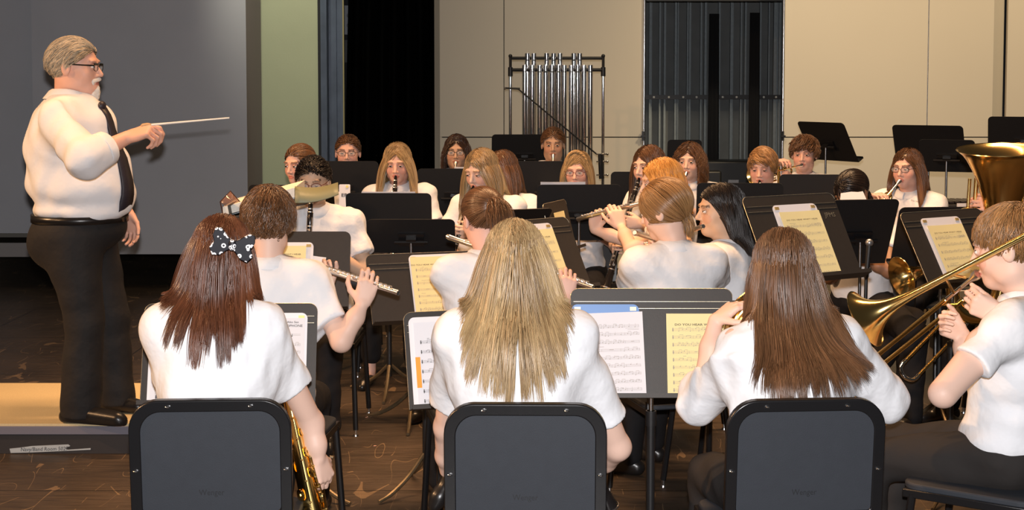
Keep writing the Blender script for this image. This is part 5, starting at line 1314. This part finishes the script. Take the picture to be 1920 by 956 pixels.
Pp = clarinetist('brown-haired student mostly hidden behind the light-haired clarinet player', (940, 282, 8.3), 232, 245, H('brown', 'long', .34, 2600, wid=.0024, vol=.007, clump=.6), 'clarinet held behind the light-haired student', drop=.8)
seat(Pp, 'black stacking chair of the student hidden behind the light hair')
Q = trumpeter('short brown-haired boy playing trumpet in front of the chimes', (1037, 240, 10.2), 268, 268, H('brown', 'short', .032, 2600, wid=W_, crown=(0, .06, .085), fringe=-.05, vol=.010, steps=8), 'brass trumpet of the boy in front of the chimes', rise=-1.1, skin='tan', male=True, lid=.2)
seat(Q, 'black stacking chair of the boy in front of the chimes')
Rr = clarinetist('blonde student with glasses and a braid across her hair', (1083, 283, 8.8), 256, 262, H('blonde', 'long', .26, 2600, wid=.0024, vol=.007, part=-.03, seed=55), 'clarinet of the blonde student with glasses', drop=.9, pitch=-10, glasses=mat('thin_red_frame', (.12, .02, .02), .3), skin='pink')
seat(Rr, 'black stacking chair of the blonde student with glasses')
m = MB(); T = Rr['T']; pts = [T(-.07 * math.cos(a_), -.014 + .045, .030 + .095 * math.sin(a_)) for a_ in np.linspace(.1, 3.04, 26)]
for ph in (0, 2.1, 4.2): m.tube([p + V(0, .006 * math.cos(i * .9 + ph), .005 * math.sin(i * .9 + ph)) for i, p in enumerate(pts)], .006, 6)
br_ = m.build('braid', mat('braid_blonde', (.42, .27, .12), .45), Rr['root'])
S_p = clarinetist('brown-haired student playing a clarinet behind the strawberry blonde hair', (1216, 273, 8.2), 226, 215, H('brown', 'long', .36, 3000, wid=.0024, part=0, vol=.008, clump=.5), 'clarinet angled down in front of the white shirt at centre', drop=.90, clen=.66, pitch=-6)
seat(S_p, 'black stacking chair of the student behind the strawberry blonde')
T_ = trumpeter('student with curly brown hair playing a silver trumpet', (1293, 268, 9.2), 250, 258, H('brown', 'long', .25, 2800, wid=W_, part=-.005, vol=.014, wave=.016, clump=.8), 'silver trumpet of the curly-haired student', rise=-.9, tm=M_SILVER, skin='fair')
seat(T_, 'black stacking chair of the curly-haired trumpet player')
U_ = clarinetist('student with blond-streaked side fringe playing clarinet in front of the shell gap', (1430, 277, 8.6), 248, 252, H('lightbrown', 'short', .075, 2600, wid=.0024, fringe=-.01, sweep=-.12, vol=.008, crown=(.05, -.02, .08), jag=.2), 'clarinet of the student with the side fringe', drop=.72, pitch=-12, lid=.1, skin='pink', sidev=-.25)
seat(U_, 'black stacking chair of the student with the side fringe')
V_ = trumpeter('boy with tousled brown hair playing brass beside the gap in the shell', (1508, 256, 9.6), 250, 252, H('brown', 'short', .062, 2800, wid=W_, fringe=.0, wave=.012, clump=.85, vol=.018, jag=.4), 'brass trumpet of the tousle-haired boy', rise=-.1, male=True, skin='pink', ta=225)
seat(V_, 'black stacking chair of the tousle-haired boy')
Wp_ = person('w', 'black-haired student bent low behind a loose white sheet', (1598, 320, 7.7), 215, 235, H('black', 'tied', .1, 3000, tie=(0, -.08, -.04), wid=.0022, vol=.006, steps=10, tail=(.10, (0, -.5, -1))), skin='brown', pitch=-32,
    hands={-1: dict(t=P(1606, 500, 7.45), D=V(-1, -.1, .1), N=V(0, .2, -1)), 1: dict(t=P(1590, 490, 7.6), D=V(-1, -.2, 0), N=V(0, 0, -1))}, elbows={-1: P(1668, 508, 7.45)}, legs={-1: (V(2.0, 7.1, .50), V(1.96, 7.0, .09), V(1.84, 6.9, .04)), 1: (V(2.1, 7.5, .5), V(1.7, 7.3, .09), V(1.6, 7.25, .04))}, sleeve=.55)
seat(Wp_, 'black stacking chair of the black-haired bent student')
X = trumpeter('long light-brown haired student in glasses playing a brass trumpet at right', (1702, 278, 8.4), 228, 238, H('brown', 'long', .34, 3200, wid=.0024, part=-.02, vol=.007, clump=.5, opened=.02), 'brass trumpet of the girl in glasses at right', rise=-.75, glasses=M_BLACK, skin='pink', shoulder=.150, sleeve=.6, ta=215)
seat(X, 'black stacking chair of the trumpet girl in glasses')
text_mesh('The Jazz', .012, P(1716, 378, 8.19), V(1, 0, -.12), UZ, 'shirt_lettering', M_INK, X['root'], squash=1.3)
Yy = person('y', 'tuba player almost hidden behind the bell and the trombone player', (1918, 318, 7.4), 205, 205, H('brown', 'short', .06, 1500, wid=W_, steps=8), skin='pink', male=True,
    hands={1: dict(t=P(1868, 388, 7.02), D=V(-.9, -.3, .1), N=V(0, -.3, -1), curl=(30, 40, 20)), -1: dict(t=P(1838, 384, 6.85), D=nrm(V(-1, .1, .15)), N=nrm(V(.1, .9, -.3)), curl=(30, 40, 20))})
seat(Yy, 'black stacking chair of the tuba player')

# ------------------------------------------------------------------ instruments in hand
flute(P(470, 462, 5.56), P(747, 549, 5.20), 'silver flute of the short-haired student at left')
flute(P(838, 443, 5.78), P(1112, 539, 5.45), 'silver flute reaching past both sides of the ponytailed student')
flute(P(1190, 436, 5.98), P(1296, 470, 6.50), 'silver flute of the gold-brown haired student, only its end showing')
flute(P(1319, 424, 6.12), P(1206, 463, 6.68), 'silver flute at the mouth of the black-haired student')
flute(P(1240, 371, 6.95), P(1083, 411, 7.42), 'silver flute held out left of the strawberry blonde student')
mo = A['mouth']
saxophone((mo, mo + V(.03, .10, -.02), P(540, 738, 4.40), P(588, 960, 4.36)), 'brass alto saxophone at the right hip of the student with the bow', V(-.15, 1, .1))
clarinet(B['mouth'] + V(.02, .03, -.02), P(1143, 952, 4.46), 'clarinet of the straight blonde student, its end beside her chair')
french_horn(P(1432, 620, 4.52), 'brass french horn raised beside the long brown hair')
trombone(D['mouth'] + D['M'][1] * .005, P(1560, 735, 5.15), P(1622, 598, 4.68), nrm(P(1622, 598, 4.68) - P(1925, 440, 4.42)), 'brass trombone played by the student at the right edge', P(2040, 378, 4.34), r_bell=.098)
trombone(P(1810, 560, 7.0), P(1686, 688, 6.55), P(1690, 520, 6.9), nrm(V(-.8, -.3, -.2)), 'second trombone lowered with its bright slide crook between the stands', P(1850, 470, 7.2), r_bell=.10)
tuba(P(1880, 281, 6.75), nrm(V(-.05, -.10, 1)), 'brass tuba with a wide upright bell at the right edge', None)
# ------------------------------------------------------------------ music stands and sheets
GRP = 'music stands of the band'
S1 = stand(434, 569, 4.86, .585, .34, 271, 16, 'black music stand in front of the student with the bow')
S2 = stand(893, 580, 4.78, .50, .32, 286, 18, 'black music stand at the left hand of the straight blonde student')
S3 = stand(1221, 541, 4.78, .54, .36, 270, 14, 'wide black music stand with blue folder between the two right front chairs')
S4 = stand(556, 434, 6.05, .46, .33, 270, 20, 'round-cornered music stand of the short-haired flute player', ridges=False, worn=False)
S5 = stand(792, 474, 6.15, .50, .31, 288, 26, 'music stand with worn edge left of the ponytailed student')
S6 = stand(990, 412, 5.95, .42, .34, 308, 30, 'slanted music stand between the ponytailed and gold-brown haired students')
S7 = stand(1476, 366, 5.7, .47, .37, 300, 30, 'black music stand with painted letters on its upper corner', mark='JPMS')
S8 = stand(1762, 395, 6.1, .48, .35, 300, 32, 'music stand in front of the trombone player')
S9 = stand(728, 362, 8.0, .48, .33, 88, 14, 'stand seen from behind hiding the blonde student at the drape', back=True)
S10 = stand(770, 411, 7.3, .45, .20, 90, 25, 'low stand back with a centre seam left of the ponytailed student', back=True)
S11 = stand(640, 302, 8.9, .46, .33, 88, 14, 'stand back below the face of the student by the steel column', back=True)
S12 = stand(545, 347, 7.95, .48, .34, 85, 16, 'stand back behind the open score folder', back=True)
S13 = stand(852, 316, 9.1, .47, .33, 92, 14, 'stand back below the dark-haired trumpet player', back=True)
S14 = stand(1028, 302, 9.0, .50, .34, 91, 14, 'stand back under the boy in front of the chimes', back=True)
S15 = stand(1086, 346, 8.0, .47, .33, 92, 14, 'stand back below the blonde student with glasses', back=True)
S16 = stand(984, 252, 10.9, .50, .33, 92, 20, 'tall empty stand in front of the chimes', back=True)
S17 = stand(1212, 322, 8.9, .44, .33, 88, 14, 'stand back left of the curly-haired student', back=True)
S18 = stand(1388, 343, 8.0, .48, .33, 88, 14, 'stand back below the student with the side fringe', back=True)
S19 = stand(1532, 327, 8.5, .44, .33, 86, 10, 'stand back under the tousle-haired boy', back=True)
S20 = stand(1537, 229, 10.5, .46, .33, 34, 30, 'tall empty stand above the tousle-haired boy', back=True)
S21 = stand(1738, 235, 9.9, .48, .34, 62, 30, 'tall empty stand behind the girl in glasses at right', back=True)
S21b = stand(1775, 262, 9.6, .36, .24, 70, 24, 'lower empty stand overlapping the tall one at right', back=True, lip=.07)
S22 = stand(1922, 219, 9.4, .46, .33, 70, 26, 'tall empty stand above the tuba bell at the right edge', back=True)
S23 = stand(1284, 262, 11.3, .27, .34, 90, 12, 'dark stand behind the curly-haired student', back=True)
S24 = stand(985, 392, 7.05, .30, .30, 112, 48, 'steeply tipped stand right of the ponytailed head', back=True)
S25 = stand(1038, 378, 7.3, .34, .26, 338, 14, 'small stand seen edge-on left of the raised flute', ridges=False)
S26 = stand(1624, 374, 6.75, .34, .36, 100, 26, 'stand back in front of the bent black-haired student', back=True)
S27 = stand(1772, 388, 7.05, .46, .33, 96, 22, 'stand back left of the tuba', back=True)

T1 = 'DO YOU HEAR WHAT I HEAR'
def music(S, x, w_, h_, label, m=M_PAPY, **kw): return sheet(S, x, w_, h_, label, m, **kw)
def folder(S, x, w_, h_, label, m, y=.002, off=.0015, corner=.02, ring=True, rot=0):
    q = math.radians(rot); r_ = S['r'] * math.cos(q) + S['u'] * math.sin(q); u_ = -S['r'] * math.sin(q) + S['u'] * math.cos(q)
    o = S['o'] + S['r'] * x + S['u'] * y + S['n'] * (off + .003); t = thing('music_folder', label, 'folder', o, 'music folders on the stands')
    b = MB(); b.prism(rrect(w_, h_, corner, .004), o, r_, u_, .002); c_ = b.build('cover', m, t, smooth=False)
    if ring:
        for sx in (-1, 1):
            b = MB(); b.box(o + r_ * sx * (w_ / 2 - .02) + u_ * (h_ - .015) + S['n'] * .003, (.02, .012, .003), (r_, u_, S['n'])); b.build('corner_clip', mat('gold_clip', (.7, .5, .2), .35, .6), c_)
    return t
M_BLUE = mat('blue_folder', (.10, .24, .55), .45); M_WFOLD = mat('white_vinyl', (.78, .76, .78), .4)
folder(S1, -.135, .27, .305, 'white folder page left of the auburn hair', M_WFOLD); folder(S1, .125, .27, .305, 'white folder page right of the auburn hair', M_WFOLD)
music(S1, -.14, .24, .285, 'white music page showing left of the auburn hair', M_PAPW, off=.008, seed=1, ink=M_INK, lines=True, curl=.002)
music(S1, .135, .235, .285, 'white saxophone music page right of the auburn hair', M_PAPW, off=.008, seed=2, curl=.002, lines=True, y0=.7, extra=[('E♭ Alto Sax', .010, .070, .268), ('SAXOPHONE', .0115, .070, .255), ('ATION', .014, .052, .222)])
folder(S2, -.085, .30, .30, 'white folder behind the page with the orange tab', M_WFOLD, ring=False)
music(S2, -.10, .24, .28, 'white music page with an orange tab on its left edge', M_PAPW, off=.008, seed=3, ink=M_INK, staves=7, curl=.002, y0=.80)
t, pt, o, r_, u_, n_ = music(S2, .055, .18, .28, 'yellow music page half hidden by the straight blonde hair', off=.012, seed=4, title=T1, curl=.003, tx=.045)
pos_ = S2['o'] + S2['r'] * -.213 + S2['u'] * .12 + S2['n'] * .0115; b = MB(); b.box(pos_, (.016, .10, .001), (S2['r'], S2['u'], S2['n'])); ot = b.build('orange_tab', mat('orange_tape', (.85, .33, .03), .6), smooth=False); top(ot, 'orange paper tab on the left edge of the white page', 'tab')
folder(S3, -.155, .225, .305, 'glossy blue folder under the white page on the wide stand', M_BLUE)
music(S3, -.140, .235, .275, 'white music page on the blue folder of the wide stand', M_PAPW, off=.009, seed=5, staves=9, curl=.002, y0=.85, ink=M_INKL, rot=2)
music(S3, .155, .215, .272, 'yellow music page on the wide stand beside the raised hand', off=.006, seed=6, title=T1, curl=.003, staves=9, tsize=.0102, tx=.012)
folder(S4, -.035, .22, .28, 'white folder beside the flute on the round-cornered stand', M_WFOLD)
music(S4, -.055, .20, .262, 'yellow music page between the brown head and flute', off=.008, seed=7, title=T1, tx=0, staves=6)
ls = music(S4, .06, .08, .22, 'loose white page behind the yellow one on the round-cornered stand', M_PAPW, off=.0035, seed=8, lines=False, rot=-8)
music(S5, .055, .23, .285, 'yellow music page against the ponytailed student shoulder', off=.008, seed=9, title=T1, staves=8, tx=-.035)
folder(S5, .06, .25, .298, 'white folder behind the yellow page near the ponytailed student', M_WFOLD)
music(S6, -.005, .215, .285, 'yellow music page on the slanted stand', off=.008, seed=10, title=T1, staves=6)
folder(S6, -.01, .235, .315, 'white folder behind the yellow page on the slanted stand', M_WFOLD)
music(S7, .02, .205, .290, 'yellow music page on the stand with painted letters', off=.008, seed=11, title=T1, staves=7)
folder(S7, .01, .225, .325, 'white folder behind the page on the lettered stand', M_WFOLD)
music(S8, -.02, .205, .275, 'yellow music page in front of the trombone bell tube', off=.008, seed=12, title=T1, staves=7)
folder(S8, -.025, .23, .315, 'white folder behind the page in front of the trombone player', M_WFOLD)
music(S25, .01, .15, .2, 'narrow yellow page on the small edge-on stand', off=.008, seed=13, staves=5)
music(S9, .0, .30, .322, 'white page edge above the stand by the drape', M_PAPW, off=.006, seed=14, lines=False, y=.014)
music(S15, .09, .25, .335, 'white page edge behind the stand of the blonde with glasses', M_PAPW, off=.006, seed=15, lines=False, y=.008)
music(S13, -.10, .2, .33, 'white page edge above the trumpet player stand', M_PAPW, off=.006, seed=16, lines=False, y=.008)
# folder with letters standing behind the clarinet player, facing us
fs = dict(o=P(646, 394, 8.05), r=V(1, 0, 0), u=nrm(V(0, .12, 1)), n=nrm(V(0, -1, .12)), w=.06, h=.14)
b = MB(); b.prism(rrect(.062, .145, .006, .002), fs['o'], fs['r'], fs['u'], .006); t = thing('folder_spine', 'white folder edge lettered ER beside the clarinet boy shoulder', 'folder', fs['o']); cv = b.build('cover', M_WFOLD, t, smooth=False)
text_mesh('ER', .026, fs['o'] + fs['u'] * .076 + fs['n'] * .0045, fs['r'], fs['u'], 'lettering', M_INK, t, bold=.02, squash=1.3)
b = MB(); b.cyl(fs['o'] + fs['u'] * .132 + fs['r'] * .014 + fs['n'] * .002, fs['o'] + fs['u'] * .132 + fs['r'] * .014 + fs['n'] * .006, .008, n=12); b.build('round_sticker', mat('yellow_sticker', (.8, .7, .25), .6), t)
# loose sheet in front of the bent student
o = P(1600, 380, 7.25); b = MB(); b.prism([(-.07, 0), (.075, .0), (.055, .062), (.03, .058), (-.005, .060), (-.06, .052)], o, V(1, .1, 0), nrm(V(0, .5, 1)), .001); top(b.build('loose_sheet', M_PAPW, smooth=False), 'loose white sheet in front of the bent black-haired student', 'sheet music')

# ------------------------------------------------------------------ conductor's stand with the open score
cs = stand(520, 372, 6.55, .50, .34, 182, 80, 'conductor stand tipped almost flat under the open score', at=P(585, 366, 6.6) + V(0, 0, -.02), ridges=False, worn=False)
t = thing('score_folder', 'open score folder with clear flap and olive cover lying on the conductor stand', 'folder', P(520, 378, 6.55))
yA, yB = 6.40, 6.72
def slab(p0, p1, th, name, m, par, y0=yA, y1=yB, zoff=0, curve=0.0):
    n = 8; top_, bot = [], []; vs = []; 
    for i in range(n + 1):
        s_ = i / n; p = [p0[0] + (p1[0] - p0[0]) * s_, p0[1] + (p1[1] - p0[1]) * s_]; q0 = P(p[0], p[1], y0); q1 = V(q0[0], y1, q0[2] + .012)
        c_ = curve * math.sin(math.pi * s_)
        vs += [q0 + UZ * (zoff + c_), q1 + UZ * (zoff + c_), q1 + UZ * (zoff + c_ - th), q0 + UZ * (zoff + c_ - th)]
    fs = []
    for i in range(n):
        a = i * 4
        for k in range(4): fs.append((a + k, a + 4 + k, a + 4 + (k + 1) % 4, a + (k + 1) % 4))
    fs += [(3, 2, 1, 0), tuple(n * 4 + k for k in range(4))]
    b = MB(); b.add(vs, fs); return b.build(name, m, par, angle=30)
pg = slab((418, 388), (552, 352), .042, 'page_block', mat('page_edges', (.78, .74, .66), .8, noise=(90, .2)), t)
slab((414, 404), (552, 369), .006, 'bottom_cover', mat('clear_blue_cover', (.42, .47, .5), .3), t, zoff=-.002)
# turned-up olive cover on the right: a tilted board whose underside faces us
b = MB(); cA, cB = P(553, 350, 6.42), P(634, 343, 6.48); cC, cD = P(635, 365, 6.34), P(553, 381, 6.36)
n = 8; up_, lo_ = [], []
for i in range(n + 1):
    s_ = i / n; up_.append(cA + (cB - cA) * s_ - UZ * .014 * math.sin(math.pi * s_)); lo_.append(cD + (cC - cD) * s_ - UZ * .012 * math.sin(math.pi * s_))
b.strip(up_, lo_); oc = b.build('olive_cover', mat('olive_board', (.20, .21, .13), .5), t); md = oc.modifiers.new('s', 'SOLIDIFY'); md.thickness = .004
b = MB(); b.add([P(413, 378, 6.40), P(436, 398, 6.40), P(455, 384, 6.46), P(432, 358, 6.44)], [(0, 1, 2, 3)]); fl = b.build('clear_flap', mat('smoky_plastic', (.30, .16, .11), .08, alpha=.6), t); md = fl.modifiers.new('s', 'SOLIDIFY'); md.thickness = .0015
b = MB(); b.tube([P(413, 378, 6.39), P(432, 358, 6.43), P(455, 384, 6.45)], .0025, 6); b.tube([P(413, 378, 6.39), P(418, 402, 6.39)], .003, 6); b.build('flap_edge', mat('dark_brown_edge', (.05, .02, .015), .4), fl)

# ------------------------------------------------------------------ tubular chimes
t = thing('tubular_chimes', 'chrome tubular chimes on a black and chrome frame by the beige shell', 'chimes', (P(1043, 300, 11.6)[0], 11.6, 0))
Yc = 11.6
def pt(px, py, dy=0): return P(px, py, Yc + dy)
for sx, px in ((-1, 957), (1, 1131)):
    b = MB(); tpz = pt(px, 140); b.tube([V(tpz[0], Yc, .05), tpz], .0125, 12); b.build('post', M_CHROME, t)
    b = MB(); b.tube([pt(px, 143), pt(px, 126)], .019, 12); b.tube([pt(px, 128), pt(px, 105)], .012, 10); b.ball(pt(px, 105), .016); b.build('post_sleeve', M_BLACK, t)
    b = MB(); b.box(V(tpz[0], Yc, .05), (.05, .60, .05)); b.build('foot', M_BLACK, t)
b = MB(); b.tube([pt(957, 109, .05), pt(1131, 109, .05)], .013, 10); b.tube([pt(957, 131), pt(1131, 131)], .014, 10); b.build('top_rail', M_BLACK, t)
b = MB(); l0, l1 = V(pt(957, 0)[0], Yc, .32), V(pt(1131, 0)[0], Yc, .32); b.tube([l0, l1], .014, 8); b.box((l0 + l1) / 2 + UZ * .05, (.3, .12, .04)); b.build('lower_rail', M_BLACK, t)
b = MB(); b.tube([pt(946, 165, -.02), pt(975, 166, -.02)], .007, 8); b.tube([pt(960, 166, -.03), pt(972, 167, -.03), pt(1120, 290, -.03)], .006, 8); b.build('damper_rod', M_BLACK, t)
b = MB(); b.tube([pt(1126, 289, -.03), pt(1128, 335, -.03)], .022, 10); b.build('post_bracket', M_BLACK, t)
for py in (289, 303, 328):
    b = MB(); b.tube([pt(1118, py, -.04), pt(1138, py, -.04)], .006, 8); b.ball(pt(1139, py, -.04), .010); b.build('wing_screw', M_CHROME, t)
b = MB(); b.tube([pt(946, 166, -.02), pt(948, 166, -.02)], .009, 8); b.build('wing_screw', M_CHROME, t)
def chime(px, y0, dy, L):
    b = MB(); p0 = pt(px, y0, dy); r_ = .0205; b.lathe(p0, -UZ, [(0, .006), (0, r_ * 1.05), (.035, r_ * 1.05), (.036, r_), (L, r_), (L, r_ * .8), (L - .02, r_ * .8)], 16); b.build('tube', M_CHROME, t)
    b = MB(); b.tube([p0 - UZ * .05 + V(0, -.019, 0), p0 - UZ * .06 + V(0, -.021, 0)], .004, 6); b.build('cord_peg', M_BLACK, t)
for i, px in enumerate((984, 998, 1012, 1023, 1035, 1047, 1058, 1071, 1083, 1095, 1107)): chime(px, 122, 0, 1.52 - .055 * i)
for i, px in enumerate((989, 1001, 1025, 1038, 1050, 1076, 1087)): chime(px, 100, .05, 1.50 - .06 * i)
for k in range(3):
    pass
# ------------------------------------------------------------------ background percussion, mic, extra things
t = thing('keyboard_percussion', 'black keyboard percussion frame left of the tuba', 'percussion', (P(1790, 375, 9.3)[0], 9.3, 0))
b = MB(); a_, e_ = P(1755, 372, 9.3), P(1860, 378, 9.3); 
b.box((a_ + e_) / 2 - UZ * .05, (e_[0] - a_[0], .34, .07)); b.build('frame', M_BLACK, t, bevel=.005)
for i in range(9):
    b = MB(); x = a_[0] + .02 + (e_[0] - a_[0] - .04) * i / 8; b.box(V(x, 9.3, (a_[2] + e_[2]) / 2 - .004), (.030, .28 - .01 * i, .012)); b.build('bar', mat('dark_bar', (.03, .022, .02), .3), t, smooth=False)
for x in (a_[0] + .03, e_[0] - .03):
    b = MB(); b.box(V(x, 9.3, (a_[2] - .09) / 2), (.035, .26, a_[2] - .09)); b.build('leg', M_BLACK, t)
b = MB(); b.box(P(1812, 390, 9.1), (.12, .01, .06)); b.build('white_plate', M_WFOLD, t)
t = thing('microphone_stand', 'black microphone stand with round silver tip between the right stands', 'microphone stand', (P(1630, 455, 6.5)[0], 6.5, 0))
p = P(1630, 455, 6.5); b = MB(); b.ball(p, .0185); b.build('grille', mat('mesh_silver', (.35, .36, .38), .35, .8), t)
b = MB(); b.tube([p - UZ * .012, p + V(-.012, 0, -.16)], [.014, .010], 12); b.build('microphone_body', M_BLACK, t); b = MB(); b.tube([p + V(-.012, 0, -.16), V(p[0] - .02, 6.5, .02)], .008, 10); b.build('pole', M_BLACK, t)
b = MB(); b.lathe(V(p[0] - .02, 6.5, 0), UZ, [(0, .0), (0, .12), (.012, .12), (.02, .02)], 24); b.build('base', M_BLACK, t)
# dark instrument cases and covered gear in the bay behind the shell gap
for k, (px, py, Y, w_, h_, lab) in enumerate(((1370, 300, 14.0, .55, .8, 'dark covered case standing in the bay behind the shell gap'), (1300, 318, 13.9, .50, .72, 'black case low in the bay left of the covered one'), (1440, 322, 14.0, .34, .7, 'narrow dark case at the right side of the bay'))):
    z1 = P(px, py, Y)[2]; t = thing('equipment_case', lab, 'case', (P(px, py, Y)[0], Y, 0)); b = MB(); b.box(V(P(px, py, Y)[0], Y, z1 / 2), (w_, .35, z1)); b.build('case_body', M_BLACK, t, bevel=.02)
    b = MB(); b.box(V(P(px, py, Y)[0], Y - .18, z1 * .8), (.10, .02, .03)); b.build('handle', M_STEEL, t)
# small paper scraps on the floor
for px, py in ((685, 790), (700, 845), (612, 560)):
    if py < 700: continue
    Y = 1.77 * 2700 / (py - 147); b = MB(); c_ = P(px, py, Y); b.prism([(0, 0), (.012, .002), (.015, .010), (.004, .013)], V(c_[0], c_[1], .0015), V(1, 0, 0), V(0, 1, 0), .001)
    top(b.build('paper_scrap', mat('pink_scrap', (.6, .35, .28), .8), smooth=False), 'tiny pale scrap on the floor between the flute player and %s' % ('the podium side' if py < 800 else 'the front row'), 'scrap')
